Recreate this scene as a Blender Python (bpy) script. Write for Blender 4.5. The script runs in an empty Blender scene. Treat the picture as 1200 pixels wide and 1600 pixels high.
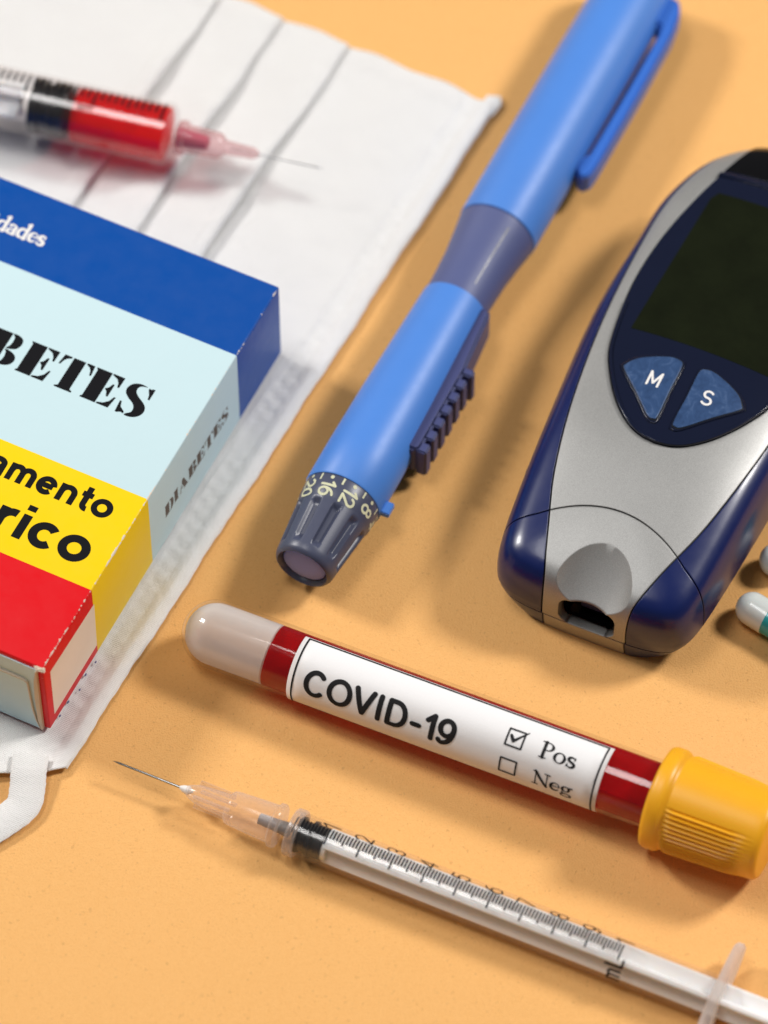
import bpy, bmesh, math, random
from mathutils import noise as mnoise
import numpy as np
from mathutils import Vector, Matrix
from mathutils.geometry import tessellate_polygon

# ------------------------------------------------------------------ scene, camera, light
# one Blender unit = one centimetre
SC = bpy.context.scene
COL = SC.collection
SC.unit_settings.system = 'METRIC'
SC.unit_settings.scale_length = 0.01
random.seed(7)
R = math.radians
PITCH = R(56.5)
cam = bpy.data.cameras.new('camera')
camo = bpy.data.objects.new('camera', cam)
COL.objects.link(camo)
camo.location = (0, -70 * math.cos(PITCH), 70 * math.sin(PITCH))
camo.rotation_euler = (math.pi / 2 - PITCH, 0, 0)
cam.sensor_fit = 'VERTICAL'
cam.sensor_height = 36
cam.lens = 7000 / 1600 * 36
cam.clip_start = 1
cam.clip_end = 1000
cam.dof.use_dof = True
cam.dof.focus_distance = 67.7
cam.dof.aperture_fstop = 0.125
SC.camera = camo

SC.view_settings.view_transform = 'Standard'
SC.view_settings.look = 'None'
SC.view_settings.exposure = 0
SC.view_settings.gamma = 1
SC.cycles.use_denoising = True
SC.cycles.transparent_max_bounces = 32
SC.cycles.max_bounces = 10
SC.cycles.caustics_reflective = False
SC.cycles.caustics_refractive = False
SC.cycles.sample_clamp_indirect = 6

W = bpy.data.worlds.new('World')
SC.world = W
W.use_nodes = True
W.node_tree.nodes['Background'].inputs[0].default_value = (1.0, 0.98, 0.96, 1)
W.node_tree.nodes['Background'].inputs[1].default_value = 0.09

def softbox(name, loc, target, size, power, col):
    l = bpy.data.lights.new(name, 'AREA')
    l.shape = 'RECTANGLE'
    l.size, l.size_y = size
    l.energy = power
    l.color = col
    o = bpy.data.objects.new(name, l)
    COL.objects.link(o)
    o.location = loc
    d = Vector(target) - Vector(loc)
    o.rotation_euler = d.to_track_quat('-Z', 'Y').to_euler()
    return o
softbox('softbox_lamp_right', (72, 24, 72), (1, -2, 0), (18, 18), 84000, (1.0, 0.97, 0.93))
softbox('softbox_lamp_left', (-70, 36, 66), (0, -2, 0), (16, 16), 64000, (1.0, 0.97, 0.93))

softbox('softbox_lamp_overhead', (-24, 1, 97), (0, -2, 0), (38, 22), 26000, (1.0, 0.98, 0.96))

# ------------------------------------------------------------------ materials
def newmat(name):
    m = bpy.data.materials.new(name)
    m.use_nodes = True
    nt = m.node_tree
    for n in list(nt.nodes):
        nt.nodes.remove(n)
    out = nt.nodes.new('ShaderNodeOutputMaterial')
    return m, nt, out

def node(nt, kind, **kw):
    n = nt.nodes.new(kind)
    for k, v in kw.items():
        if k.startswith('i_'):
            key = k[2:]
            key = int(key) if key.isdigit() else key.replace('_', ' ')
            n.inputs[key].default_value = v
        else:
            setattr(n, k, v)
    return n

def rgba(c):
    return (c[0], c[1], c[2], 1)

def noise(nt, scale, detail=3, rough=0.6, coord='Object', vec=None, dist=0.0):
    if vec is None:
        tc = node(nt, 'ShaderNodeTexCoord')
        vec = tc.outputs[coord]
    n = node(nt, 'ShaderNodeTexNoise', i_Scale=scale, i_Detail=detail, i_Roughness=rough, i_Distortion=dist)
    nt.links.new(vec, n.inputs['Vector'])
    return n

def math_n(nt, op, a, b=None, c=None):
    n = node(nt, 'ShaderNodeMath', operation=op)
    for k, v in enumerate((a, b, c)):
        if v is None:
            continue
        if isinstance(v, (int, float)):
            n.inputs[k].default_value = v
        else:
            nt.links.new(v, n.inputs[k])
    return n.outputs[0]

def ramp(nt, fac, stops, interp='LINEAR'):
    r = node(nt, 'ShaderNodeValToRGB')
    cr = r.color_ramp
    cr.interpolation = interp
    while len(cr.elements) < len(stops):
        cr.elements.new(0.5)
    for e, (p, c) in zip(cr.elements, stops):
        e.position = p
        e.color = rgba(c) if len(c) == 3 else c
    nt.links.new(fac, r.inputs[0])
    return r.outputs[0]

def mixc(nt, fac, a, b):
    m = node(nt, 'ShaderNodeMix', data_type='RGBA')
    for sock, v in ((m.inputs[0], fac), (m.inputs[6], a), (m.inputs[7], b)):
        if isinstance(v, (int, float)):
            sock.default_value = v
        elif isinstance(v, tuple):
            sock.default_value = rgba(v)
        else:
            nt.links.new(v, sock)
    return m.outputs[2]

def bump(nt, height, strength, dist=0.02, normal=None):
    b = node(nt, 'ShaderNodeBump', i_Strength=strength, i_Distance=dist)
    nt.links.new(height, b.inputs['Height'])
    if normal is not None:
        nt.links.new(normal, b.inputs['Normal'])
    return b.outputs[0]

def plastic(name, color, rough=0.35, spec=0.5, metallic=0.0, coat=0.0, var=0.06, grain=0.0, gscale=60,
            bevel=0.0, sss=0.0, smudge=0.12, coat_rough=0.1):
    m, nt, out = newmat(name)
    p = node(nt, 'ShaderNodeBsdfPrincipled')
    n1 = noise(nt, 1.7, 4)
    c = mixc(nt, n1.outputs[0], tuple(x * (1 - var) for x in color), tuple(min(1, x * (1 + var)) for x in color))
    nt.links.new(c, p.inputs['Base Color'])
    n2 = noise(nt, 5, 5, 0.7)
    r = math_n(nt, 'MULTIPLY_ADD', n2.outputs[0], smudge, rough - smudge * 0.5)
    nt.links.new(r, p.inputs['Roughness'])
    p.inputs['Specular IOR Level'].default_value = spec
    p.inputs['Metallic'].default_value = metallic
    p.inputs['Coat Weight'].default_value = coat
    p.inputs['Coat Roughness'].default_value = coat_rough
    if sss:
        p.inputs['Subsurface Weight'].default_value = sss
        p.inputs['Subsurface Radius'].default_value = (0.3, 0.2, 0.15)
        p.inputs['Subsurface Scale'].default_value = 1.0
    nrm = None
    if bevel:
        bv = node(nt, 'ShaderNodeBevel', samples=4)
        bv.inputs['Radius'].default_value = bevel
        nrm = bv.outputs[0]
    if grain:
        n3 = noise(nt, gscale, 2)
        nrm = bump(nt, n3.outputs[0], grain, 0.01, nrm)
    if nrm is not None:
        nt.links.new(nrm, p.inputs['Normal'])
    nt.links.new(p.outputs[0], out.inputs[0])
    return m

def clear(name, tint=(0.95, 0.95, 0.95), haze=0.1, hazecol=(0.8, 0.78, 0.76), rough=0.08, refl=0.06, edge=0.7, trans=0.5, nvar=0.6):
    m, nt, out = newmat(name)
    t = node(nt, 'ShaderNodeBsdfTransparent', i_Color=rgba(tint))
    d = node(nt, 'ShaderNodeBsdfDiffuse', i_Color=rgba(hazecol))
    tl = node(nt, 'ShaderNodeBsdfTranslucent', i_Color=rgba(hazecol))
    dm = node(nt, 'ShaderNodeMixShader', i_0=trans)
    nt.links.new(d.outputs[0], dm.inputs[1]); nt.links.new(tl.outputs[0], dm.inputs[2])
    n = noise(nt, 6, 4)
    lw = node(nt, 'ShaderNodeLayerWeight', i_Blend=0.5)
    hz = math_n(nt, 'MULTIPLY_ADD', lw.outputs['Facing'], haze * 1.2, haze * 0.6)
    hz = math_n(nt, 'MULTIPLY', hz, math_n(nt, 'MULTIPLY_ADD', n.outputs[0], nvar, 1 - nvar / 2))
    m1 = node(nt, 'ShaderNodeMixShader')
    nt.links.new(hz, m1.inputs[0]); nt.links.new(t.outputs[0], m1.inputs[1]); nt.links.new(dm.outputs[0], m1.inputs[2])
    g = node(nt, 'ShaderNodeBsdfGlossy', i_Roughness=rough)
    f = math_n(nt, 'MULTIPLY_ADD', math_n(nt, 'POWER', lw.outputs['Facing'], 4.0), edge - refl, refl)
    m2 = node(nt, 'ShaderNodeMixShader')
    nt.links.new(f, m2.inputs[0]); nt.links.new(m1.outputs[0], m2.inputs[1]); nt.links.new(g.outputs[0], m2.inputs[2])
    nt.links.new(m2.outputs[0], out.inputs[0])
    return m

def liquid(name, color, tint, through, rough=0.12):
    m, nt, out = newmat(name)
    p = node(nt, 'ShaderNodeBsdfPrincipled', i_Roughness=rough)
    p.inputs['Base Color'].default_value = rgba(color)
    p.inputs['Specular IOR Level'].default_value = 0.08
    t = node(nt, 'ShaderNodeBsdfTransparent', i_Color=rgba(tint))
    tl = node(nt, 'ShaderNodeBsdfTranslucent', i_Color=rgba(tint))
    a = node(nt, 'ShaderNodeMixShader', i_0=0.35)
    nt.links.new(p.outputs[0], a.inputs[1]); nt.links.new(tl.outputs[0], a.inputs[2])
    b = node(nt, 'ShaderNodeMixShader', i_0=through)
    nt.links.new(a.outputs[0], b.inputs[1]); nt.links.new(t.outputs[0], b.inputs[2])
    nt.links.new(b.outputs[0], out.inputs[0])
    return m

def paper_table():
    m, nt, out = newmat('orange_card')
    p = node(nt, 'ShaderNodeBsdfPrincipled', i_Roughness=0.62)
    p.inputs['Specular IOR Level'].default_value = 0.25
    tc = node(nt, 'ShaderNodeTexCoord')
    v = tc.outputs['Object']
    big = noise(nt, 0.35, 4, 0.6, vec=v)
    mid = noise(nt, 11, 3, 0.6, vec=v)
    fine = noise(nt, 33, 3, 0.75, vec=v)
    c = mixc(nt, big.outputs[0], (0.81, 0.425, 0.135), (0.87, 0.468, 0.162))
    c = mixc(nt, ramp(nt, mid.outputs[0], [(0.3, (0, 0, 0)), (0.75, (1, 1, 1))]), c, (0.86, 0.472, 0.165))
    fm = ramp(nt, fine.outputs[0], [(0.30, (1, 1, 1)), (0.47, (0, 0, 0))])
    c = mixc(nt, math_n(nt, 'MULTIPLY', fm, 0.6), c, (0.68, 0.33, 0.095))
    # sparse dark fibres
    vo = node(nt, 'ShaderNodeTexVoronoi', i_Scale=4.4, feature='F1')
    wv = noise(nt, 9, 2, vec=v)
    mp = node(nt, 'ShaderNodeVectorMath', operation='MULTIPLY_ADD')
    nt.links.new(wv.outputs['Color'], mp.inputs[0]); mp.inputs[1].default_value = (0.12, 0.12, 0); nt.links.new(v, mp.inputs[2])
    nt.links.new(mp.outputs[0], vo.inputs['Vector'])
    sp = math_n(nt, 'LESS_THAN', vo.outputs['Distance'], 0.085)
    vo2 = node(nt, 'ShaderNodeTexVoronoi', i_Scale=8.5, feature='F1')
    nt.links.new(mp.outputs[0], vo2.inputs['Vector'])
    sp2 = math_n(nt, 'LESS_THAN', vo2.outputs['Distance'], 0.13)
    sp2 = math_n(nt, 'MULTIPLY', sp2, 0.2)
    s = math_n(nt, 'MAXIMUM', math_n(nt, 'MULTIPLY', sp, 0.22), sp2)
    c = mixc(nt, s, c, (0.30, 0.12, 0.03))
    nt.links.new(c, p.inputs['Base Color'])
    h = math_n(nt, 'ADD', math_n(nt, 'MULTIPLY', mid.outputs[0], 0.25), fine.outputs[0])
    nt.links.new(bump(nt, h, 0.7, 0.02), p.inputs['Normal'])
    nt.links.new(p.outputs[0], out.inputs[0])
    return m

def fabric(name, weld=False):
    m, nt, out = newmat(name)
    tc = node(nt, 'ShaderNodeTexCoord')
    v = tc.outputs['Object']
    sx = node(nt, 'ShaderNodeSeparateXYZ'); nt.links.new(v, sx.inputs[0])
    X, Y = sx.outputs[0], sx.outputs[1]
    n1 = noise(nt, 2.2, 5, 0.6, vec=v)
    n2 = noise(nt, 26, 3, 0.7, vec=v)
    c = mixc(nt, n1.outputs[0], (0.92, 0.915, 0.91), (0.955, 0.953, 0.95))
    d = node(nt, 'ShaderNodeBsdfPrincipled', i_Roughness=0.85)
    d.inputs['Specular IOR Level'].default_value = 0.15
    d.inputs['Sheen Weight'].default_value = 0.2
    nt.links.new(c, d.inputs['Base Color'])
    t = node(nt, 'ShaderNodeBsdfTranslucent', i_Color=(0.90, 0.86, 0.83, 1))
    # fine diagonal weave
    a = math_n(nt, 'SINE', math_n(nt, 'MULTIPLY', math_n(nt, 'ADD', X, Y), 105))
    b = math_n(nt, 'SINE', math_n(nt, 'MULTIPLY', math_n(nt, 'SUBTRACT', X, Y), 105))
    wv = math_n(nt, 'MULTIPLY', math_n(nt, 'MULTIPLY', a, b), 0.25)
    h = math_n(nt, 'ADD', wv, n2.outputs[0])
    nt.links.new(bump(nt, h, 0.7, 0.03), d.inputs['Normal'])
    mx = node(nt, 'ShaderNodeMixShader', i_0=0.18)
    nt.links.new(d.outputs[0], mx.inputs[1]); nt.links.new(t.outputs[0], mx.inputs[2])
    nt.links.new(mx.outputs[0], out.inputs[0])
    return m

def carton_mat():
    m, nt, out = newmat('printed_carton')
    tc = node(nt, 'ShaderNodeTexCoord')
    v = tc.outputs['Object']
    s = node(nt, 'ShaderNodeSeparateXYZ'); nt.links.new(v, s.inputs[0])
    X, Y, Z = s.outputs
    f = math_n(nt, 'DIVIDE', math_n(nt, 'MULTIPLY', Y, -1.0), 8.0)
    BLUE, PALE, YEL, RED = (0.0, 0.065, 0.33), (0.54, 0.71, 0.76), (0.90, 0.62, 0.0), (0.72, 0.0, 0.006)
    c = ramp(nt, f, [(0.0, BLUE), (1.455 / 8, PALE), (4.43 / 8, YEL), (6.23 / 8, RED)], 'CONSTANT')
    n1 = noise(nt, 3, 4, vec=v)
    c = mixc(nt, math_n(nt, 'MULTIPLY', n1.outputs[0], 0.02), c, (0.8, 0.8, 0.8))
    # worn edges: bare board shows along the folds
    def near(a, a0):
        return math_n(nt, 'ABSOLUTE', math_n(nt, 'SUBTRACT', a, a0))
    dx, dz, dy = near(X, 0.0), near(Z, 1.75), near(Y, -7.82)
    e1 = math_n(nt, 'MAXIMUM', dx, dz)
    e2 = math_n(nt, 'MAXIMUM', dz, dy)
    e3 = math_n(nt, 'MAXIMUM', dx, dy)
    e = math_n(nt, 'MINIMUM', math_n(nt, 'MINIMUM', e1, e2), e3)
    n2 = noise(nt, 3.0, 6, 0.75, vec=v)
    n3 = noise(nt, 16.0, 3, 0.7, vec=v)
    wear = math_n(nt, 'MULTIPLY_ADD', n2.outputs[0], 0.15, -0.080)
    wear = math_n(nt, 'ADD', wear, math_n(nt, 'MULTIPLY_ADD', n3.outputs[0], 0.07, -0.026))
    redpart = math_n(nt, 'LESS_THAN', Y, -4.3)
    wear = math_n(nt, 'ADD', wear, math_n(nt, 'MULTIPLY', redpart, 0.012))
    k = math_n(nt, 'LESS_THAN', e, wear)
    c = mixc(nt, k, c, (0.72, 0.64, 0.55))
    # short scuffs on the red end
    n4 = node(nt, 'ShaderNodeTexNoise', i_Scale=2.5, i_Detail=6, i_Roughness=0.8)
    mp = node(nt, 'ShaderNodeMapping'); mp.inputs['Scale'].default_value = (9, 3, 1); mp.inputs['Rotation'].default_value = (0, 0, 0.9)
    nt.links.new(v, mp.inputs[0]); nt.links.new(mp.outputs[0], n4.inputs['Vector'])
    sc = ramp(nt, n4.outputs[0], [(0.69, (0, 0, 0)), (0.74, (1, 1, 1))])
    sc = math_n(nt, 'MULTIPLY', sc, math_n(nt, 'MULTIPLY', math_n(nt, 'LESS_THAN', Y, -6.3), 0.45))
    c = mixc(nt, sc, c, (0.85, 0.35, 0.30))
    p = node(nt, 'ShaderNodeBsdfPrincipled')
    nt.links.new(c, p.inputs['Base Color'])
    nt.links.new(math_n(nt, 'MULTIPLY_ADD', n2.outputs[0], 0.16, 0.32), p.inputs['Roughness'])
    p.inputs['Specular IOR Level'].default_value = 0.16
    n5 = noise(nt, 1.2, 3, vec=v)
    nt.links.new(bump(nt, math_n(nt, 'ADD', n5.outputs[0], math_n(nt, 'MULTIPLY', n3.outputs[0], 0.05)), 0.12, 0.1), p.inputs['Normal'])
    nt.links.new(p.outputs[0], out.inputs[0])
    return m

def label_paper():
    m, nt, out = newmat('label_paper')
    p = node(nt, 'ShaderNodeBsdfPrincipled', i_Roughness=0.5)
    n1 = noise(nt, 40, 3)
    c = mixc(nt, n1.outputs[0], (0.80, 0.79, 0.80), (0.86, 0.85, 0.86))
    nt.links.new(c, p.inputs['Base Color'])
    nt.links.new(bump(nt, n1.outputs[0], 0.15, 0.01), p.inputs['Normal'])
    nt.links.new(p.outputs[0], out.inputs[0])
    return m

def silver_paint():
    m, nt, out = newmat('silver_paint')
    p = node(nt, 'ShaderNodeBsdfPrincipled')
    n1 = noise(nt, 70, 2, 0.8)
    n2 = noise(nt, 3, 4)
    c = mixc(nt, ramp(nt, n1.outputs[0], [(0.3, (0, 0, 0)), (0.7, (1, 1, 1))]), (0.30, 0.30, 0.295), (0.43, 0.43, 0.425))
    nt.links.new(c, p.inputs['Base Color'])
    p.inputs['Metallic'].default_value = 0.55
    nt.links.new(math_n(nt, 'MULTIPLY_ADD', n2.outputs[0], 0.08, 0.44), p.inputs['Roughness'])
    bv = node(nt, 'ShaderNodeBevel', samples=4); bv.inputs['Radius'].default_value = 0.035
    nt.links.new(bump(nt, n1.outputs[0], 0.12, 0.01, bv.outputs[0]), p.inputs['Normal'])
    nt.links.new(p.outputs[0], out.inputs[0])
    return m

def button_mat():
    m, nt, out = newmat('cloudy_blue_rubber')
    p = node(nt, 'ShaderNodeBsdfPrincipled', i_Roughness=0.3)
    n1 = noise(nt, 4.5, 5, 0.7, dist=1.2)
    c = ramp(nt, n1.outputs[0], [(0.30, (0.018, 0.045, 0.12)), (0.55, (0.030, 0.070, 0.175)), (0.82, (0.085, 0.14, 0.27))])
    nt.links.new(c, p.inputs['Base Color'])
    bv = node(nt, 'ShaderNodeBevel', samples=4); bv.inputs['Radius'].default_value = 0.03
    nt.links.new(bv.outputs[0], p.inputs['Normal'])
    p.inputs['Coat Weight'].default_value = 0.3
    nt.links.new(p.outputs[0], out.inputs[0])
    return m

M = {}
M['table'] = paper_table()
M['fabric'] = fabric('white_nonwoven')
M['carton'] = carton_mat()
M['pale'] = plastic('pale_blue_board', (0.54, 0.74, 0.83), 0.4, var=0.04)
M['board'] = plastic('bare_board_edge', (0.66, 0.56, 0.44), 0.8, var=0.12, grain=0.3)
M['cream'] = plastic('cream_print', (0.80, 0.68, 0.58), 0.45, var=0.08)
M['ink'] = plastic('black_ink', (0.006, 0.006, 0.008), 0.55, spec=0.12, var=0.0)
M['ink_soft'] = plastic('grey_black_ink', (0.02, 0.02, 0.022), 0.6, spec=0.1, var=0.3)
M['ink_brown'] = plastic('brown_black_ink', (0.10, 0.075, 0.06), 0.5, spec=0.2, var=0.2)
M['white_ink'] = plastic('white_ink', (0.78, 0.76, 0.74), 0.5, var=0.02)
M['label'] = label_paper()
M['tube'] = clear('clear_tube_plastic', (0.99, 0.985, 0.98), 0.004, (0.8, 0.75, 0.7), 0.05, 0.03, 0.45)
M['gel'] = clear('milky_gel', (0.95, 0.90, 0.87), 0.95, (0.86, 0.82, 0.80), 0.25, 0.02, 0.1, 0.45, 0.12)
M['blood'] = liquid('dark_red_liquid', (0.30, 0.0, 0.003), (0.95, 0.005, 0.008), 0.30)
M['cap'] = plastic('amber_cap_plastic', (0.84, 0.40, 0.012), 0.38, sss=0.15, var=0.03, smudge=0.08)
M['barrel'] = clear('syringe_barrel_plastic', (0.985, 0.98, 0.975), 0.03, (0.95, 0.89, 0.86), 0.12, 0.035, 0.32)
M['barrel2'] = clear('large_barrel_plastic', (0.985, 0.975, 0.975), 0.015, (0.9, 0.85, 0.85), 0.12, 0.05, 0.35)
M['hub'] = clear('frosted_hub_plastic', (0.97, 0.945, 0.93), 0.22, (0.95, 0.87, 0.83), 0.2, 0.04, 0.4)
M['pinkhub'] = clear('pink_hub_plastic', (0.96, 0.82, 0.83), 0.26, (0.88, 0.62, 0.62), 0.2, 0.05, 0.5)
M['flange'] = clear('frosted_flange_plastic', (0.92, 0.88, 0.86), 0.55, (0.86, 0.80, 0.77), 0.25, 0.05, 0.4)
M['rod'] = plastic('white_plunger_plastic', (0.94, 0.935, 0.93), 0.4, sss=0.5, var=0.02)
M['rubber'] = plastic('black_rubber', (0.006, 0.006, 0.008), 0.35, var=0.1)
M['steel'] = plastic('needle_steel', (0.42, 0.42, 0.42), 0.2, metallic=1.0, var=0.05)
M['redliq'] = liquid('bright_red_liquid', (0.85, 0.001, 0.008), (1.0, 0.02, 0.025), 0.55)
M['skyblue'] = plastic('sky_blue_plastic', (0.072, 0.232, 0.68), 0.45, var=0.03, grain=0.05, gscale=40)
M['slate'] = plastic('slate_blue_rubber', (0.085, 0.105, 0.25), 0.5, var=0.05, grain=0.1, gscale=50)
M['slatedark'] = plastic('dark_slate_rubber', (0.045, 0.055, 0.165), 0.5, var=0.06, grain=0.1, bevel=0.03)
M['knob'] = plastic('slate_grey_dial', (0.062, 0.070, 0.118), 0.36, var=0.05, grain=0.06)
M['lilac'] = plastic('lilac_button', (0.30, 0.37, 0.92), 0.45, spec=0.1, var=0.06)
M['dialink'] = plastic('pale_dial_print', (0.62, 0.62, 0.42), 0.6, var=0.12)
M['navy'] = plastic('navy_plastic', (0.002, 0.010, 0.085), 0.30, var=0.08, bevel=0.03, coat=0.15, grain=0.03)
M['silver'] = silver_paint()
M['dark'] = plastic('dark_core', (0.006, 0.006, 0.008), 0.4, var=0.0)
M['lens'] = plastic('smoky_navy_lens', (0.006, 0.009, 0.026), 0.14, var=0.1, bevel=0.03, smudge=0.06)
M['screen'] = plastic('dark_green_display', (0.0075, 0.0100, 0.0038), 0.10, spec=0.4, var=0.5, smudge=0.03)
M['black_gloss'] = plastic('black_gloss', (0.003, 0.003, 0.004), 0.12, var=0.0, bevel=0.02)
M['button'] = button_mat()
M['pillwhite'] = plastic('white_capsule_shell', (0.70, 0.74, 0.72), 0.16, var=0.02, sss=0.15)
M['pillteal'] = plastic('teal_capsule_shell', (0.03, 0.36, 0.40), 0.16, var=0.03)
M['strap'] = fabric('white_knit_strap')

# ------------------------------------------------------------------ object helpers
def tag(o, label=None, cat=None, group=None, kind=None):
    if label: o['label'] = label
    if cat: o['category'] = cat
    if group: o['group'] = group
    if kind: o['kind'] = kind
    return o

def frame(x, up=(0, 0, 1)):
    x = Vector(x).normalized()
    y = Vector(up).cross(x).normalized()
    z = x.cross(y)
    return Matrix((x, y, z)).transposed()

def empty(name, loc, xaxis=(1, 0, 0)):
    o = bpy.data.objects.new(name, None)
    COL.objects.link(o)
    o.empty_display_size = 0.5
    o.matrix_world = Matrix.Translation(loc) @ frame(xaxis).to_4x4()
    return o

def obj(name, verts, faces, mat, parent=None, smooth=True, angle=40):
    me = bpy.data.meshes.new(name)
    me.from_pydata([tuple(v) for v in verts], [], faces)
    me.validate()
    o = bpy.data.objects.new(name, me)
    COL.objects.link(o)
    me.materials.append(mat)
    if smooth:
        me.polygons.foreach_set('use_smooth', [True] * len(me.polygons))
        me.set_sharp_from_angle(angle=R(angle))
    if parent is not None:
        o.parent = parent
    return o

def obj_bm(name, bm, mat, parent=None, smooth=True, angle=40):
    me = bpy.data.meshes.new(name)
    bmesh.ops.recalc_face_normals(bm, faces=bm.faces)
    bm.to_mesh(me); bm.free()
    o = bpy.data.objects.new(name, me)
    COL.objects.link(o)
    me.materials.append(mat)
    if smooth:
        me.polygons.foreach_set('use_smooth', [True] * len(me.polygons))
        me.set_sharp_from_angle(angle=R(angle))
    if parent is not None:
        o.parent = parent
    return o

def lathe(prof, n=64, closed=False, rfun=None, cap=True):
    """surface of revolution round local X; prof = [(x, r)]; closed joins last ring to first"""
    V, F = [], []
    for k, (x, r) in enumerate(prof):
        for i in range(n):
            a = 2 * math.pi * i / n
            rr = r if rfun is None else rfun(x, r, a)
            V.append((x, rr * math.cos(a), rr * math.sin(a)))
    m = len(prof)
    for k in range(m if closed else m - 1):
        k2 = (k + 1) % m
        for i in range(n):
            j = (i + 1) % n
            F.append((k * n + i, k * n + j, k2 * n + j, k2 * n + i))
    if cap and not closed:
        if prof[0][1] > 1e-4: F.append(tuple(range(n)))
        if prof[-1][1] > 1e-4: F.append(tuple((m - 1) * n + i for i in reversed(range(n))))
    return V, F

def box_bm(size, center=(0, 0, 0), bev=0.0, seg=2):
    bm = bmesh.new()
    bmesh.ops.create_cube(bm, size=1, matrix=Matrix.Translation(center) @ Matrix.Diagonal((*size, 1)))
    if bev:
        bmesh.ops.bevel(bm, geom=bm.edges[:], offset=bev, segments=seg, affect='EDGES', profile=0.5)
    return bm

def catmull(pts, n, closed=False):
    P = np.array(pts, float)
    out = []
    m = len(P)
    segs = m if closed else m - 1
    for i in range(segs):
        if closed:
            p0, p1, p2, p3 = P[i - 1], P[i], P[(i + 1) % m], P[(i + 2) % m]
        else:
            p0, p1, p2, p3 = P[max(i - 1, 0)], P[i], P[i + 1], P[min(i + 2, m - 1)]
        for k in range(n):
            t = k / n
            out.append(0.5 * ((2 * p1) + (-p0 + p2) * t + (2 * p0 - 5 * p1 + 4 * p2 - p3) * t ** 2 + (-p0 + 3 * p1 - 3 * p2 + p3) * t ** 3))
    if not closed:
        out.append(P[-1])
    return np.array(out)

# ---------- writing: pen strokes (x, y, width) turned into thin ribbons, then mapped onto a surface
def arc(cx, cy, rx, ry, a0, a1, n=18):
    return [(cx + rx * math.cos(R(a0 + (a1 - a0) * i / n)), cy + ry * math.sin(R(a0 + (a1 - a0) * i / n))) for i in range(n + 1)]

def line(x0, y0, x1, y1, n=5):
    return [(x0 + (x1 - x0) * i / n, y0 + (y1 - y0) * i / n) for i in range(n + 1)]

def ribbon(pts, w, round_caps=True):
    """w: number or list of widths -> list of polygons (2D)"""
    P = np.array([p[:2] for p in pts], float)
    n = len(P)
    ws = [w] * n if isinstance(w, (int, float)) else [w[0] + (w[1] - w[0]) * i / (n - 1) for i in range(n)] if len(w) == 2 else list(np.interp(np.linspace(0, 1, n), np.linspace(0, 1, len(w)), w))
    T = np.gradient(P, axis=0)
    ring = np.linalg.norm(P[0] - P[-1]) < 1e-6
    if ring:
        T[0] = T[-1] = P[1] - P[-2]
        round_caps = False
    T /= np.maximum(np.linalg.norm(T, axis=1, keepdims=True), 1e-9)
    N = np.stack([-T[:, 1], T[:, 0]], 1)
    Lf = P + N * (np.array(ws) / 2)[:, None]
    Rt = P - N * (np.array(ws) / 2)[:, None]
    polys = [[tuple(Rt[i]), tuple(Rt[i + 1]), tuple(Lf[i + 1]), tuple(Lf[i])] for i in range(n - 1)]
    if round_caps:
        for k, s in ((0, -1), (n - 1, 1)):
            a0 = math.atan2(T[k][1] * s, T[k][0] * s)
            r = ws[k] / 2
            polys.append([(P[k][0] + r * math.cos(a0 - math.pi / 2 + math.pi * i / 8), P[k][1] + r * math.sin(a0 - math.pi / 2 + math.pi * i / 8)) for i in range(9)])
    return polys

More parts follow.
